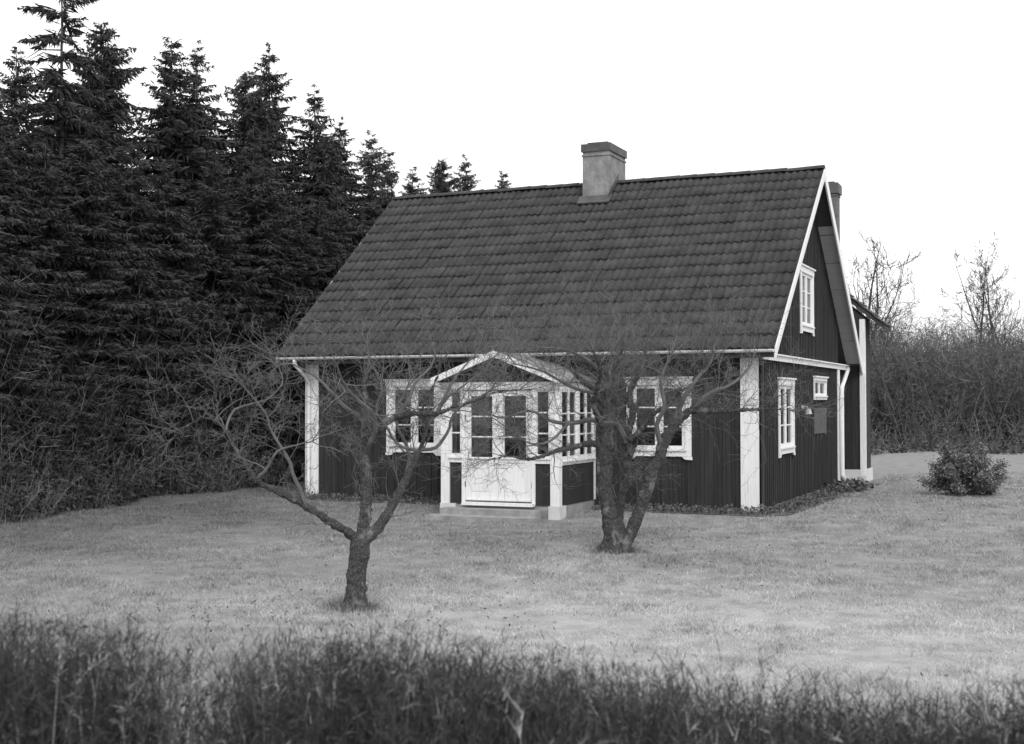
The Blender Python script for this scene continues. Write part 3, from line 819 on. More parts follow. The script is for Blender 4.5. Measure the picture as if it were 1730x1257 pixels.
def twig(m, p, d, ln, r, lvl, rnd, up=0.12, wander=0.22, nchild=(3, 6), sides=4, rmin=0.0018):
    n = 4 if lvl > 0 else 3
    pts, rr = [p.copy()], [r]
    dirs = []
    q = p.copy(); dd = d.copy()
    for i in range(n):
        dd = (dd + rand_perp(dd, rnd) * wander + Vector((0, 0, up))).normalized()
        q = q + dd * (ln / n)
        pts.append(q.copy()); rr.append(max(rmin, r * (1 - 0.75 * (i + 1) / n))); dirs.append(dd.copy())
    m.tube(pts, rr, sides if lvl > 0 else 3, cap=False)
    if lvl <= 0: return
    for k in range(rnd.randint(*nchild)):
        t = rnd.uniform(0.15, 1.0) * n
        i = min(int(t), n - 1)
        base = pts[i].lerp(pts[i + 1], t - i)
        ax = dirs[i]
        a = math.radians(rnd.uniform(30, 75))
        cd = (ax * math.cos(a) + rand_perp(ax, rnd) * math.sin(a)).normalized()
        twig(m, base, cd, ln * rnd.uniform(0.35, 0.7), max(rmin, rr[i] * 0.6), lvl - 1, rnd, up, wander, nchild, sides, rmin)

def apple_tree(limbs, foot, seed, label, dens, tl):
    rnd = random.Random(seed)
    root = empty('apple_tree', foot)
    tag(root, label, 'tree', 'bare apple trees on the lawn')
    trunk = MB()
    crown = MB()
    for li, lb in enumerate(limbs):
        pts = [RIGHT * a + AWAY * c + Vector((0, 0, b)) for a, b, c, r in lb]
        rad = [r for *_, r in lb]
        P, Rr = refine(pts, rad, rnd, 0.05 if li == 0 else (0.10 if max(rad) > 0.045 else 0.3), 3)
        if li: Rr = [r * 0.88 for r in Rr]
        thick = max(Rr) > 0.045
        (trunk if thick else crown).tube(P, Rr, 12 if li == 0 else (9 if thick else 6))
        if li == 0:
            for k in range(6):                   # roots running out from the foot
                a = k * PI / 3 + rnd.uniform(-.3, .3); r0 = rad[0] * 0.55
                d = Vector((math.cos(a), math.sin(a), 0))
                trunk.tube([Vector((0, 0, 0.14)) + d * r0 * .5, d * r0 * 1.3 + Vector((0, 0, 0.05)), d * r0 * rnd.uniform(2.0, 2.8) + Vector((0, 0, -0.05))], [r0 * .55, r0 * .42, r0 * .18], 6)
            continue
        # twigs along the limb, denser towards its end
        for i in range(1, len(P)):
            frac = i / len(P)
            if Rr[i] > 0.075: continue
            seg = (P[i] - P[i - 1]).length
            cnt = seg * dens * (0.35 + 1.2 * frac)
            c = int(cnt) + (1 if rnd.random() < cnt - int(cnt) else 0)
            ax = (P[i] - P[i - 1]).normalized()
            for _ in range(c):
                a = math.radians(rnd.uniform(35, 85))
                pd_ = rand_perp(ax, rnd)
                if pd_.z < 0 and rnd.random() < 0.6: pd_ = -pd_
                d = (ax * math.cos(a) + pd_ * math.sin(a)).normalized()
                twig(crown, P[i].lerp(P[i - 1], rnd.random()), d, tl * rnd.uniform(0.3, 1.25), min(Rr[i] * 0.55, rnd.choice((0.0035, 0.0045, 0.006, 0.009))), 2, rnd, up=0.06, wander=0.30)
        # a spray at the tip
        for _ in range(3):
            d = ((P[-1] - P[-2]).normalized() + rand_perp((P[-1] - P[-2]).normalized(), rnd) * 0.5).normalized()
            twig(crown, P[-1], d, tl * 0.9, 0.006, 2, rnd, up=0.06, wander=0.3)
    tk = trunk.build('trunk', M['bark'], root, smooth=True)
    rm = tk.modifiers.new('union', 'REMESH'); rm.mode = 'VOXEL'; rm.voxel_size = 0.011; rm.use_smooth_shade = True
    sm = tk.modifiers.new('relax', 'SMOOTH'); sm.factor = 0.5; sm.iterations = 4
    tx = bpy.data.textures.new('bark_relief', 'CLOUDS'); tx.noise_scale = 0.05; tx.noise_depth = 4
    dp = tk.modifiers.new('bark', 'DISPLACE'); dp.texture = tx; dp.strength = 0.05; dp.mid_level = 0.5; dp.texture_coords = 'LOCAL'
    crown.build('crown', M['twig'], root)
    return root

t1x, t1y = -1.94, -10.97
t2x, t2y = -0.78, -5.72
apple_tree(APPLE_NEAR, (t1x, t1y, gz(t1x, t1y)), 3, 'bare apple tree with a short forked trunk, nearest on the lawn', 7.5, 0.52)
apple_tree(APPLE_PORCH, (t2x, t2y, gz(t2x, t2y)), 5, 'bare apple tree with several stems in front of porch and right window', 13.0, 0.72)

# ------------------------------------------------------------------ spruces
def spruce_mesh(seed, H=10.0, width=0.60, power=0.75, maxr=2.4, whorl=0.23, nb=9, dens=1.0, low=0.6, droop=0.35):
    r_ = np.random.default_rng(seed)
    V, F, T = [], [], []
    nv = 0
    z = H - 0.12
    tw = []
    while z > low:
        t = H - z
        R = min(maxr, width * (t + 0.12) ** power) * r_.uniform(0.82, 1.12)
        k = max(4, int(nb * (0.75 + 0.25 * min(1, t / 2.5))))
        a0 = r_.uniform(0, 2 * PI)
        for j in range(k):
            if r_.random() > dens * 1.0 and t > 0.6: continue
            a = a0 + 2 * PI * j / k + r_.normal(0, 0.25); zj = z + r_.normal(0, 0.09)
            ln = R * r_.uniform(0.5, 1.22)
            n = max(5, int(ln / 0.045))
            s = (np.arange(n) + 0.5) / n
            rad = s * ln
            rise = 0.45 if t < 1.5 else 0.12
            zz = zj + rad * rise - droop * ln * s ** 1.6 * 0.9 + 0.10 * ln * s ** 4
            cx, sx = math.cos(a), math.sin(a)
            P = np.stack([rad * cx, rad * sx, zz], 1)
            for sd in (-1, 1, 0, 0):
                q = len(P)
                L_ = (0.09 + 0.27 * (1 - s) ** 0.7 * min(1.0, ln)) * r_.uniform(0.4, 1.6, q)
                if sd == 0:
                    L_ *= 0.8
                    dirv = np.stack([cx * 0.5 + r_.normal(0, .25, q), sx * 0.5 + r_.normal(0, .25, q), -0.75 + r_.normal(0, .25, q)], 1)
                else:
                    dirv = np.stack([cx * 0.75 - sd * sx * 0.75, sx * 0.75 + sd * cx * 0.75, np.zeros(q)], 0).T.copy() if False else np.column_stack([np.full(q, cx * 0.75 - sd * sx * 0.75), np.full(q, sx * 0.75 + sd * cx * 0.75), np.full(q, -0.30)]) + r_.normal(0, 0.32, (q, 3))
                dirv /= np.linalg.norm(dirv, axis=1, keepdims=True)
                side = np.cross(dirv, r_.normal(0, 1, (q, 3)))
                side /= np.linalg.norm(side, axis=1, keepdims=True) + 1e-9
                wd = (0.013 + 0.014 * min(1, ln))
                mid = P + dirv * L_[:, None] * 0.45
                A = np.stack([P, mid + side * wd, P + dirv * L_[:, None], mid - side * wd], 1)     # kite
                tw.append(A)
        z -= whorl * r_.uniform(0.75, 1.25) * (0.55 + 0.45 * min(1.0, t / 2.2))
    A = np.concatenate(tw)
    n = len(A)
    V = A.reshape(-1, 3)
    # leader
    F = np.arange(n * 4).reshape(-1, 4)
    T = np.repeat(r_.uniform(0.6, 1.5, n), 4)
    me = tri_mesh('crown', V, F, T)
    me.materials.append(M['spruce'])
    tm = MB()
    zs = [-0.3, 0.5, H * 0.3, H * 0.6, H * 0.85, H + 0.05]
    tm.tube([(0, 0, q) for q in zs], [0.16, 0.14, 0.11, 0.07, 0.03, 0.006], 7)
    for k in range(40):                                        # bare branches carrying the sprays
        zz = r_.uniform(low, H - 0.6); a = r_.uniform(0, 2 * PI); t = H - zz
        ln = min(maxr, width * t ** power) * 0.85
        tm.tube([(0, 0, zz), (math.cos(a) * ln * .5, math.sin(a) * ln * .5, zz + .1 * ln - .1 * ln), (math.cos(a) * ln, math.sin(a) * ln, zz - droop * ln * 0.7)], [0.02, 0.014, 0.004], 4, cap=False)
    tme = tm.mesh('trunk'); tme.materials.append(M['spruce_bark'])
    return me, tme, H

PROTO = [spruce_mesh(1), spruce_mesh(2, width=0.52, maxr=2.2, nb=8), spruce_mesh(3, width=0.72, power=0.68, maxr=2.6, nb=10),
         spruce_mesh(4, width=0.44, power=0.85, maxr=2.0, nb=8, whorl=0.26)]
SPARSE = spruce_mesh(9, H=12.0, width=0.85, power=0.5, maxr=2.3, whorl=0.40, nb=7, dens=0.82, droop=0.5)

def spruce(proto, x, y, top, rz, label, group, lean=0.0, fat=1.0):
    cme, tme, H = proto
    z0 = gz(x, y)
    root = empty('spruce_tree', (x, y, z0), rz)
    s = (top - z0) / H
    root.scale = (s * fat, s * fat, s)
    root.rotation_euler = (lean, 0, rz)
    tag(root, label, 'tree', group)
    obj('trunk', tme, None, root); obj('crown', cme, None, root)
    return root

SKY = [  # tops that stand against the sky, from the left
 (-16.82, 0.79, 12.25, 'S', 1.0, 'tall thin-branched spruce whose top leaves the frame, upper left'),
 (-16.34, -1.13, 9.78, 1, 1.0, 'pointed spruce at the left edge, left of the tallest tree'),
 (-17.28, 2.78, 11.60, 2, 0.8, 'dense spruce just right of the tall thin-branched spruce'),
 (-16.97, 5.09, 11.71, 0, 1.05, 'broad spruce left of a twin top, second group from the left'),
 (-17.58, 7.00, 12.09, 3, 1.0, 'slim spruce, right half of the second twin top'),
 (-16.85, 8.41, 11.60, 2, 0.8, 'blunt-topped spruce, left half of the third twin top'),
 (-17.39, 10.33, 12.80, 1, 0.95, 'spire-topped spruce, right half of the third twin top'),
 (-17.19, 12.62, 12.04, 3, 1.15, 'slender spruce standing alone right of the third twin top'),
 (-16.96, 13.82, 11.24, 3, 1.0, 'small slender spruce on the slope of the falling treeline'),
 (-17.49, 16.86, 11.41, 1, 0.95, 'spruce left above the roof end, taller of a close pair'),
 (-16.02, 15.34, 10.44, 0, 0.75, 'spruce left above the roof end, shorter of a close pair'),
 (-16.65, 18.34, 10.33, 1, 1.0, 'low spruce top just over the left end of the ridge'),
 (-17.03, 21.42, 11.27, 2, 0.72, 'spruce top behind the ridge, left of two alike'),
 (-17.01, 23.59, 11.68, 1, 0.95, 'spruce top behind the ridge, right of two alike'),
 (-16.45, 26.02, 11.47, 0, 0.85, 'last spruce top behind the ridge, nearest the chimney'),
]
for i, (x, y, top, k, fat, lab) in enumerate(SKY):
    spruce(SPARSE if k == 'S' else PROTO[k], x, y, top, i * 1.7, lab, 'spruces along the forest edge', fat=fat)
FILL = [(-14.6, -3.5, 7.6), (-14.5, -2.2, 7.3), (-14.6, -0.9, 7.7), (-14.4, 0.4, 7.9), (-14.5, 1.7, 7.6), (-14.2, 3.2, 8.0), (-14.0, 4.7, 8.0), (-13.8, 6.0, 7.6), (-13.9, 7.6, 7.6),
        (-14.4, 9.4, 8.0), (-14.5, 11.7, 8.1), (-13.6, -4.8, 6.2), (-14.6, 14.0, 8.0), (-18.6, -0.2, 9.2), (-18.8, 3.6, 10.3), (-15.3, 17.0, 8.4), (-15.5, 22.0, 8.9), (-18.9, 9.3, 10.6), (-15.4, -3.0, 8.6), (-15.6, 6.9, 9.6), (-15.7, 10.8, 10.1), (-15.0, -6.2, 8.4), (-16.8, -7.6, 10.0), (-18.6, -4.4, 10.8), (-15.2, -9.2, 8.8), (-17.2, -11.0, 10.2)]
for i, (x, y, top) in enumerate(FILL):
    spruce(PROTO[i % 4], x, y, top, i * 2.3 + 1, 'shorter dark spruce merged into the forest wall below the skyline', 'spruces merged into the forest wall', fat=1.15)

# ------------------------------------------------------------------ bare deciduous trees
def bare_tree_mesh(seed, H=8.0, spread=0.5, stems=1, r0=0.13, lvl=3, nc=(4, 7), ang=(28, 62), rmin=0.006, nb=(2, 4)):
    rnd = random.Random(seed)
    tk, cr = MB(), MB()
    for s in range(stems):
        a = rnd.uniform(0, 2 * PI)
        off = Vector((math.cos(a), math.sin(a), 0)) * (0.25 if stems > 1 else 0)
        pts, d = [off + Vector((0, 0, -0.2))], (Vector((0, 0, 1)) + off * 0.8).normalized()
        n = 9
        for i in range(n):
            d = (d + Vector((rnd.gauss(0, .09), rnd.gauss(0, .09), 0.06))).normalized()
            pts.append(pts[-1] + d * H * rnd.uniform(.9, 1.0) / n)
        rr = [r0 * (1 - 0.93 * (i / n) ** 0.8) for i in range(n + 1)]
        tk.tube(pts, rr, 7)
        for i in range(2, n + 1):
            for _ in range(rnd.randint(*nb)):
                ax = (pts[i] - pts[i - 1]).normalized()
                a = math.radians(rnd.uniform(*ang))
                dd = (ax * math.cos(a) + rand_perp(ax, rnd) * math.sin(a)).normalized()
                ln = H * spread * (1.05 - i / n) * rnd.uniform(0.45, 1.0) + 0.45
                twig(cr, pts[i].lerp(pts[i - 1], rnd.random()), dd, ln, max(0.008, rr[i] * 0.5), lvl, rnd, up=0.16, wander=0.2, nchild=nc, rmin=rmin)
    a, b = tk.mesh('trunk'), cr.mesh('crown')
    a.materials.append(M['far_bark']); b.materials.append(M['far_bark'])
    return a, b
def bare_tree(ms, name, x, y, rz, s, label, group=None):
    root = empty(name, (x, y, gz(x, y)), rz); root.scale = (s, s, s)
    tag(root, label, 'tree', group)
    obj('trunk', ms[0], None, root, smooth=False); obj('crown', ms[1], None, root)
    return root
TREES = [(-4.04, 42.29), (-5.17, 43.99), (0.73, 48.72), (1.60, 48.01), (2.71, 47.39)]
bmA = bare_tree_mesh(21, 10.8, 0.70, 2, 0.19, lvl=2, nc=(3, 5), ang=(32, 68), rmin=0.012, nb=(1, 2))
bmB = bare_tree_mesh(22, 10.4, 0.40, 1, 0.13, lvl=2, nc=(3, 5), rmin=0.010, nb=(1, 3))
bmC = bare_tree_mesh(24, 10.2, 0.42, 2, 0.12, lvl=2, nc=(3, 5), rmin=0.010, nb=(1, 2))
bare_tree(bmA, 'bare_tree', TREES[0][0], TREES[0][1], 0.6, 1.0, 'spreading bare tree rising right behind the gable end', 'bare trees behind the house')
bare_tree(bmC, 'bare_tree', TREES[1][0], TREES[1][1], 2.0, 1.0, 'thin bare tree half hidden by the rear bargeboard', 'bare trees behind the house')
bare_tree(bmB, 'bare_tree', TREES[2][0], TREES[2][1], 0.2, 1.0, 'slim bare tree, left one of the group at far right', 'bare trees behind the house')
bare_tree(bmB, 'bare_tree', TREES[3][0], TREES[3][1], 2.9, 0.95, 'slim bare tree, middle one of the group at far right', 'bare trees behind the house')
bare_tree(bmC, 'bare_tree', TREES[4][0], TREES[4][1], 4.0, 1.0, 'slim bare tree cut by the right edge of the picture', 'bare trees behind the house')

# ------------------------------------------------------------------ thickets (nobody could count the stems)
def thicket(name, n, pos, h, mat, seed, tone=(0.6, 1.4), spread=0.25, width=0.012, twigs=7):
    """pos(n) -> x,y arrays; upright crooked stems with side twigs, thin triangles"""
    r_ = np.random.default_rng(seed)
    x, y = pos(r_, n)
    z = ground_z(x, y)
    hh = h(r_, x, y)
    base = np.stack([x, y, z - 0.05], 1)
    dirv = np.stack([r_.normal(0, spread, n), r_.normal(0, spread, n), np.ones(n)], 1)
    dirv /= np.linalg.norm(dirv, axis=1, keepdims=True)
    bend = np.stack([r_.normal(0, .18, n), r_.normal(0, .18, n), np.zeros(n)], 1) * hh[:, None]
    def at(s): return base + dirv * (hh * s)[:, None] + bend * (s ** 2)[:, None]
    tris, tones = [], []
    tn = r_.uniform(tone[0], tone[1], n)
    def strip(p, q, wd, t):
        d = q - p
        sd = np.cross(d, r_.normal(0, 1, p.shape)); sd /= np.linalg.norm(sd, axis=1, keepdims=True) + 1e-9
        tris.append(np.stack([p - sd * wd, p + sd * wd, q], 1)); tones.append(np.repeat(t, 3))
    s0 = np.zeros(n); wd = width
    for k in range(3):
        a, b = at(s0 + k / 3), at(s0 + (k + 1.25) / 3)
        strip(a, b, wd * (1.3 - 0.35 * k), tn)
    for k in range(twigs):
        s = r_.uniform(0.15, 1.0, n)
        p = at(s)
        ln = hh * r_.uniform(0.10, 0.32, n) * (1.15 - s * 0.6)
        d = np.stack([r_.normal(0, 1, n), r_.normal(0, 1, n), r_.uniform(-0.1, 1.3, n)], 1)
        d /= np.linalg.norm(d, axis=1, keepdims=True)
        q = p + d * ln[:, None]
        strip(p, q, wd * 0.6, tn)
        for j in range(2):
            u = r_.uniform(0.3, 0.9, n)[:, None]
            p2 = p + (q - p) * u
            d2 = d + r_.normal(0, 0.6, d.shape); d2 /= np.linalg.norm(d2, axis=1, keepdims=True)
            strip(p2, p2 + d2 * (ln * 0.6)[:, None], wd * 0.45, tn)
    A = np.concatenate(tris); T = np.concatenate(tones)
    me = tri_mesh(name, A.reshape(-1, 3), np.arange(len(A) * 3).reshape(-1, 3), T)
    o = obj(name, me, mat)
    return o

def foliage(name, n, pos3, size, mat, seed, tone=(0.6, 1.4), flat=0.0, parent=None):
    """small leaf-like kites"""
    r_ = np.random.default_rng(seed)
    P = pos3(r_, n)
    n = len(P)
    d = r_.normal(0, 1, (n, 3)); d[:, 2] = d[:, 2] * 0.7 + flat; d /= np.linalg.norm(d, axis=1, keepdims=True)
    sd = np.cross(d, r_.normal(0, 1, (n, 3))); sd /= np.linalg.norm(sd, axis=1, keepdims=True) + 1e-9
    L_ = r_.uniform(0.6, 1.4, n)[:, None] * size
    A = np.stack([P, P + d * L_ * .45 + sd * L_ * .22, P + d * L_, P + d * L_ * .45 - sd * L_ * .22], 1)
    me = tri_mesh(name, A.reshape(-1, 3), np.arange(n * 4).reshape(-1, 4), np.repeat(r_.uniform(tone[0], tone[1], n), 4))
    return obj(name, me, mat, parent)

# right: bare brush behind the lawn
def far_edge(x): return 27.6 + 1.6 * np.sin(x * 0.55 + 0.6) + 0.9 * np.sin(x * 1.5 + 2) + 0.5 * np.sin(x * 3.7)
def pos_r(r_, n):
    x = r_.uniform(-14, 24, n)
    return x, np.where(r_.uniform(0, 1, n) < 0.14, far_edge(x) + r_.uniform(0, 1, n) * 8, 35.5 + r_.uniform(0, 1, n) ** 1.3 * 16)
def h_r(r_, x, y): return (5.1 + 0.9 * np.sin(x * 0.8 + 2) * np.sin(x * 0.31) + 0.9 * smooth(36, 48, y)) * r_.uniform(0.45, 1.1, len(x)) * (0.13 + 0.87 * smooth(31, 37, y))
tag(thicket('brush_thicket', 18500, pos_r, h_r, M['bare'], 31, width=0.022, twigs=6, tone=(0.45, 1.35)), 'grey leafless brush forming the wood edge behind the lawn, right', 'thicket', kind='stuff')
def pos_rd(r_, n):
    x = r_.uniform(-14, 24, n); y = far_edge(x) + r_.uniform(0, 1, n) ** 1.2 * 22
    top = 0.22 + 0.45 * smooth(0, 2.0, y - far_edge(x)) * (0.6 + 0.5 * np.sin(x * 1.7 + y)) + 1.7 * smooth(33, 38, y) + 0.25 * np.sin(x * 1.9 + 1)
    z = ground_z(x, y) + r_.uniform(0, 1, n) ** 1.2 * np.maximum(top, 0.1)
    return np.stack([x, y, z], 1)
tag(foliage('wood_undergrowth', 60000, pos_rd, 0.15, M['bare'], 33, tone=(0.25, 0.8)), 'dark low undergrowth inside the grey brush on the right', 'undergrowth', kind='stuff')
# left: undergrowth in front of and between the spruces
def edge_x(y): return -12.3 + 0.25 * np.sin(y * 0.9) + 0.2 * np.sin(y * 2.3 + 1)
def pos_l(r_, n):
    y = r_.uniform(-12, 26, n); return edge_x(y) - r_.uniform(0, 1, n) ** 1.5 * 4.0, y
def h_l(r_, x, y): return (0.6 + 3.4 * np.clip((edge_x(y) - x) / 1.6, 0, 1)) * r_.uniform(0.4, 1.25, len(x))
tag(thicket('forest_brush', 6200, pos_l, h_l, M['bare'], 41, width=0.009, twigs=7, tone=(0.5, 1.4), spread=0.30), 'bare tangled brush along the foot of the spruce forest', 'thicket', kind='stuff')
def pos_ld(r_, n):
    y = r_.uniform(-12, 26, n); d = r_.uniform(0, 1, n) ** 1.2 * 4.5
    x = edge_x(y) - d
    hmax = 0.35 + np.minimum(d, 2.2) * 1.0 + 0.4 * np.sin(y * 1.3) * np.minimum(d, 1)
    return np.stack([x, y, ground_z(x, y) + r_.uniform(0, 1, n) ** 1.3 * hmax], 1)
tag(foliage('forest_undergrowth', 60000, pos_ld, 0.12, M['spruce'], 43, tone=(0.6, 2.0)), 'low dark undergrowth between lawn and spruces on the left', 'undergrowth', kind='stuff')
# ------------------------------------------------------------------ round evergreen bush on the right
bx_, by_ = 3.09, 5.75
bush = empty('evergreen_bush', (bx_, by_, gz(bx_, by_))); bush.scale = (0.92, 0.92, 0.95)
tag(bush, 'low rounded evergreen bush on the lawn right of the house', 'bush')
rb = random.Random(8)
st = MB()
tips = []
for k in range(46):
    a = rb.uniform(0, 2 * PI); e = rb.uniform(0.12, 1.45)
    ln = rb.uniform(0.5, 1.08) * (0.78 + 0.22 * math.cos(e)) * (1.0 + 0.12 * math.sin(3 * a))
    d = Vector((math.cos(a) * math.cos(e), math.sin(a) * math.cos(e), math.sin(e) * 1.35))
    mid = d * ln * 0.5 + Vector((0, 0, -0.02))
    tip = d * ln
    st.tube([(0, 0, -0.03), mid, tip], [0.016, 0.010, 0.004], 5, cap=False)
    tips.append((Vector((0, 0, 0)), tip))
st.build('stem', M['twig'], bush)
def bush_pos(r_, n):
    out = []
    for o_, t in tips:
        m_ = n // len(tips)
        s = r_.uniform(0.45, 1.0, m_) ** 0.7
        p = np.outer(s, np.array(t)) + r_.normal(0, 0.065, (m_, 3))
        out.append(p)
    P = np.concatenate(out); P[:, 2] = np.maximum(P[:, 2], 0.02)
    return P
foliage('foliage', 22000, bush_pos, 0.06, M['leaf'], 61, tone=(0.6, 2.4), flat=0.35, parent=bush)

# ------------------------------------------------------------------ beds and plants at the foot of the house
def bed(name, pts):
    m = MB(); n = len(pts)
    m.add([(x, y, gz(x, y) + 0.012) for x, y in pts], [tuple(range(n))])
    o = m.build(name, M['soil']); tag(o, kind='structure'); return o
bed('soil_bed', [(-2.98, -0.72), (-1.5, -0.8), (0.2, -0.85), (0.62, -0.55), (0.7, 1.0), (0.75, 5.0), (0.95, 8.8), (0.0, 8.8), (0.0, 0.0), (-2.98, 0.0)])
bed('soil_bed', [(-9.6, -0.5), (-8.0, -0.62), (-5.6, -0.6), (-5.5, 0.0), (-9.5, 0.0)])
def bed_pos(r_, n):
    k = n // 2
    x1, y1 = r_.uniform(-2.95, 0.35, k), -r_.uniform(0.08, 0.75, k)
    x2, y2 = r_.uniform(0.1, 0.7, k) , r_.uniform(-0.4, 7.5, k)
    x3, y3 = r_.uniform(-9.5, -5.6, k), -r_.uniform(0.1, 0.55, k)
    x = np.concatenate([x1, x2, x3]); y = np.concatenate([y1, y2, y3])
    return np.stack([x, y, ground_z(x, y) + r_.uniform(0, 1, len(x)) ** 2 * 0.10 + .01], 1)
tag(foliage('bed_plants', 3600, bed_pos, 0.06, M['leaf'], 71, tone=(0.5, 1.7), flat=0.3), 'low withered plants in the bed along the house walls', 'plants', kind='stuff')
# leafy perennial at the rear corner of the gable
pr_ = empty('leafy_plant', (0.66, 6.3, gz(0.66, 6.3))); pr_.scale = (0.8, 0.8, 0.62)
tag(pr_, 'low dark leafy plant at the gable foot beside the downpipe', 'plant')
ps = MB()
for k in range(16):
    a = rb.uniform(0, 2 * PI); ln = rb.uniform(0.25, 0.55)
    ps.tube([(0, 0, -0.02), (math.cos(a) * ln * .5, math.sin(a) * ln * .9, 0.2), (math.cos(a) * ln, math.sin(a) * ln * 1.8, 0.12)], [0.008, 0.006, 0.003], 4, cap=False)
ps.build('stem', M['twig'], pr_)
foliage('foliage', 700, lambda r_, n: np.stack([r_.normal(0, 0.22, n), r_.normal(0, 0.55, n), r_.uniform(0.02, 0.3, n)], 1), 0.16, M['leaf'], 72, tone=(0.4, 1.8), flat=0.2, parent=pr_)

# ------------------------------------------------------------------ grass
def blades(name, x, y, h, w, tone, mat, lean=0.5, seed=1):
    r_ = np.random.default_rng(seed)
    n = len(x)
    z = ground_z(x, y)
    a = r_.uniform(0, 2 * PI, n)
    sd = np.stack([np.cos(a), np.sin(a), np.zeros(n)], 1) * w[:, None]
    tip = np.stack([r_.normal(0, lean, n) * h, r_.normal(0, lean, n) * h, h], 1)
    b = np.stack([x, y, z - 0.005], 1)
    A = np.stack([b - sd, b + sd, b + tip], 1)
    me = tri_mesh(name, A.reshape(-1, 3), np.arange(n * 3).reshape(-1, 3), np.repeat(tone, 3))
    return obj(name, me, mat)

def field(x, y, s, ph):
    return (np.sin(x * s + ph) * np.cos(y * s * 1.3 + ph * 2) + np.sin((x + y) * s * 0.7 + ph * 3) + 0.6 * np.sin(x * s * 2.7 - y * s * 2.1 + ph)) / 2.6

def in_view(x, y, pad=1.5):
    dx, dy = x - CAM_POS.x, y - CAM_POS.y
    dep = dx * AWAY.x + dy * AWAY.y; lat = dx * RIGHT.x + dy * RIGHT.y
    return (dep > 5.0) & (np.abs(lat) < dep * 0.42 + pad), dep

def rough(x, y, cell, seed):
    """smooth random field, about -1..1, patches the size of cell"""
    gr = np.random.default_rng(seed).normal(0, 0.6, (128, 128))
    u, v = x / cell + 500, y / cell + 500
    i, j = np.floor(u).astype(int), np.floor(v).astype(int)
    a, b = u - i, v - j
    a, b = a * a * (3 - 2 * a), b * b * (3 - 2 * b)
    q = lambda p, r: gr[p % 128, r % 128]
    return (q(i, j) * (1 - a) + q(i + 1, j) * a) * (1 - b) + (q(i, j + 1) * (1 - a) + q(i + 1, j + 1) * a) * b

def lawn():
    n = 1500000
    r_ = np.random.default_rng(81)
    dep = 7.0 * (36 / 7.0) ** r_.uniform(0, 1, n)
    lat = r_.uniform(-1, 1, n) * (dep * 0.42 + 1.9)
    x = CAM_POS.x + AWAY.x * dep + RIGHT.x * lat; y = CAM_POS.y + AWAY.y * dep + RIGHT.y * lat
    ok = (x > edge_x(y) - 0.3) & ~((x > -L - 0.1) & (x < 0.6) & (y > -0.4) & (y < 15)) & ~((x > PX0) & (x < PX1) & (y > PY - .2) & (y < 0)) & ((x - t1x) ** 2 + (y - t1y) ** 2 > 0.008)
    x, y, dep = x[ok], y[ok], dep[ok]
    tuft = rough(x, y, 0.9, 11) + 0.9 * rough(x, y, 0.30, 12) + 0.7 * rough(x, y, 0.12, 13)
    keep = r_.uniform(0, 1, len(x)) < (np.hypot(x - t1x, y - t1y) < 0.45) * 0.6 + np.clip(0.46 + 0.2 * tuft, 0.26, 0.75)
    x, y, dep, tuft = x[keep], y[keep], dep[keep], tuft[keep]
    h = (0.020 + 0.034 * r_.uniform(0, 1, len(x)) ** 2) * np.clip(1 + 0.45 * tuft, 0.3, 2.4)
    foot = np.minimum(np.hypot(x - t1x + .05, (y - t1y) * 1.1), np.hypot(x - t2x, y - t2y) - 0.1) + 0.07 * rough(x, y, 0.13, 15)
    rank = 1 - smooth(0.16, 0.40, foot)                   # the mower leaves longer grass round the trunks, toned darker here
    h = h * (1 + 2.0 * rank)
    w = 0.0022 * np.maximum(1, dep / 9)
    tone = np.clip(r_.normal(0.95, 0.22, len(x)) - 0.10 * tuft, 0.35, 1.6) * lawn_shade(x, y) * (1 - 0.62 * rank)
    tag(blades('lawn_grass', x, y, h, w, tone, M['blade'], 0.7, 82), 'short pale winter grass of the lawn', 'grass', kind='stuff')
lawn()

# fallen leaves, thickest under the apple trees
def litter(r_, n):
    k = n // 3
    xa, ya = r_.normal(t1x - .3, 1.5, k), r_.normal(t1y, 1.3, k)
    xb, yb = r_.normal(t2x, 2.0, k), r_.normal(t2y, 1.6, k)
    xc = r_.uniform(-11.8, 6, k); yc = r_.uniform(-15, 1, k)
    x = np.concatenate([xa, xb, xc]); y = np.concatenate([ya, yb, yc])
    ok = ~((x > -L - 0.2) & (x < 0.2) & (y > -0.1)) & ~((x > PX0 - .1) & (x < PX1 + .1) & (y > PY - .8))
    x, y = x[ok], y[ok]
    return np.stack([x, y, ground_z(x, y) + 0.02], 1)
tag(foliage('fallen_leaves', 1500, litter, 0.04, M['leaf'], 95, tone=(0.8, 2.4)), 'withered leaves scattered over the lawn under the apple trees', 'leaves', kind='stuff')

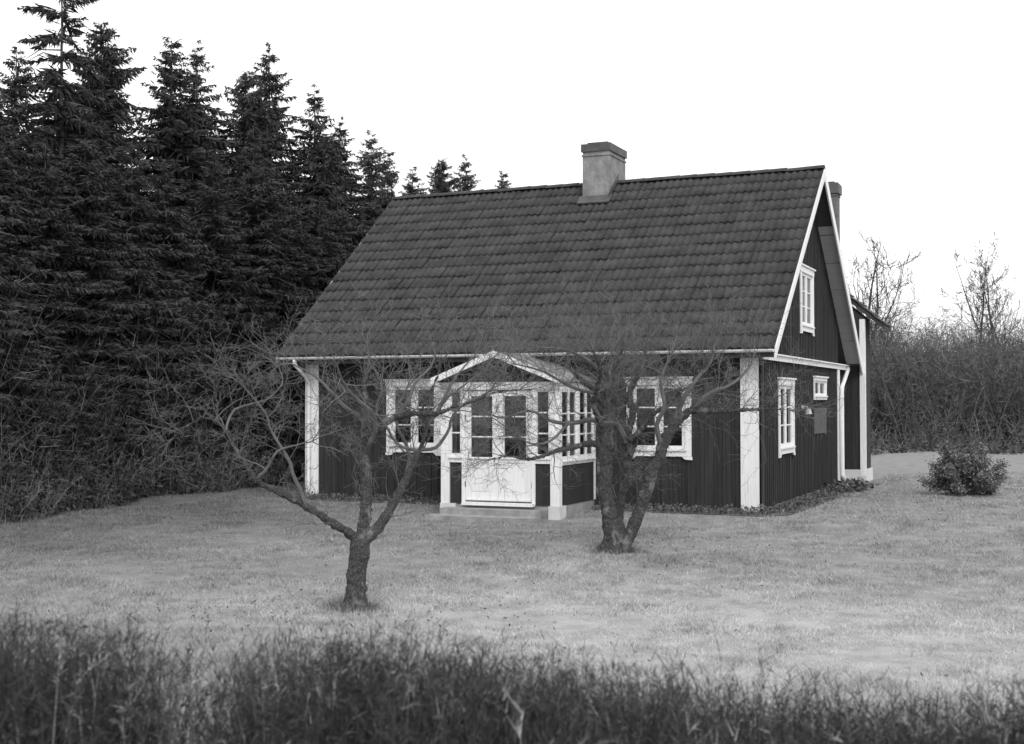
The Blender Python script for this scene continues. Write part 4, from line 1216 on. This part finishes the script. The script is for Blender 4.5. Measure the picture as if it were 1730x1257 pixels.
# ------------------------------------------------------------------ clipped leafless hedge close to the camera
def hedge(name, lat0, lat1, n, top, seed, label):
    """top(lat) = height above datum of the twig tips; hedge runs across the view, about 4 m off"""
    r_ = np.random.default_rng(seed)
    lat = r_.uniform(lat0, lat1, n); dep = 4.05 + r_.normal(0, 0.22, n)
    x = CAM_POS.x + AWAY.x * dep + RIGHT.x * lat; y = CAM_POS.y + AWAY.y * dep + RIGHT.y * lat
    z0 = ground_z(x, y) - 0.05
    tp = top(lat) + 0.035 * rough(lat, dep, 0.35, 3) + 0.02 * rough(lat, dep, 0.08, 4)
    fall = r_.uniform(0, 1, n) ** 1.35
    H = np.maximum(0.3, (tp - z0) - 0.30 * fall + r_.normal(0, 0.012, n))
    base = np.stack([x, y, z0], 1)
    lean = np.stack([r_.normal(0, .06, n), r_.normal(0, .06, n), np.ones(n)], 1)
    bend = np.stack([r_.normal(0, .09, n), r_.normal(0, .09, n), np.zeros(n)], 1)
    def at(s): return base + lean * (H * s)[:, None] + bend * (s ** 2)[:, None]
    pale = r_.uniform(0, 1, n) < 0.045
    tn = np.where(pale, r_.uniform(0.20, 0.50, n), r_.uniform(0.014, 0.075, n))
    tris, tones = [], []
    def strip(p, q, wd, t):
        d = q - p
        sd = np.cross(d, r_.normal(0, 1, p.shape)); sd /= np.linalg.norm(sd, axis=1, keepdims=True) + 1e-9
        tris.append(np.stack([p - sd * wd, p + sd * wd, q], 1)); tones.append(np.repeat(t, 3))
    for k in range(4):
        a, b = at(np.full(n, k / 4)), at(np.full(n, (k + 1.2) / 4))
        strip(a, b, 0.0036 - 0.0006 * k, tn)
    for k in range(8):
        s = 1 - r_.uniform(0, 0.5, n) ** 1.3
        p = at(s)
        d = np.stack([r_.normal(0, .55, n), r_.normal(0, .55, n), r_.uniform(0.3, 1.6, n)], 1); d /= np.linalg.norm(d, axis=1, keepdims=True)
        ln = r_.uniform(0.03, 0.10, n)
        q = p + d * ln[:, None]
        strip(p, q, 0.0015, tn)
        for j in range(2):
            p2 = p + (q - p) * r_.uniform(0.3, 0.95, n)[:, None]
            d2 = d + r_.normal(0, .6, d.shape); d2 /= np.linalg.norm(d2, axis=1, keepdims=True)
            strip(p2, p2 + d2 * (ln * 0.6)[:, None], 0.0015, tn)
    A = np.concatenate(tris); T = np.concatenate(tones)
    root = empty(name, (0, 0, 0))
    tag(root, label, 'hedge', 'leafless hedge along the bottom of the picture')
    obj('twigs', tri_mesh('twigs', A.reshape(-1, 3), np.arange(len(A) * 3).reshape(-1, 3), T), M['meadow'], root)
    # withered leaves still hanging in the hedge
    sel = r_.choice(n, n, replace=True)
    P = at(1 - r_.uniform(0.03, 0.5, n))[sel] + r_.normal(0, .03, (n, 3))
    foliage('withered_leaves', n, lambda rr, k: P, 0.030, M['meadow'], seed + 1, tone=(0.02, 0.09), parent=root)
    return root
def hz(v, d=4.05): return CAM_POS.z - (v - 678.0) / 2201.0 * d
def top_of(us, vs):
    la = [(u - 865) / 2201.0 * 4.05 for u in us]; zz = [hz(v) for v in vs]
    return lambda lat: np.interp(lat, la, zz)
topf = top_of([-900, 0, 120, 205, 235, 258, 275, 370, 388, 420, 560, 720, 900, 1050, 1250, 1450, 1730, 2600], [1080, 1085, 1080, 1092, 1150, 1290, 1400, 1400, 1250, 1125, 1092, 1098, 1135, 1165, 1192, 1210, 1205, 1195])
gapx = (322 - 865) / 2201.0 * 4.05
hedge('leafless_hedge', -3.6, gapx - 0.09, 7000, topf, 101, 'dark twiggy hedge at the lower left, left of the gap')
hedge('leafless_hedge', gapx + 0.09, 3.4, 13200, topf, 103, 'dark twiggy hedge along the bottom, right of the gap')
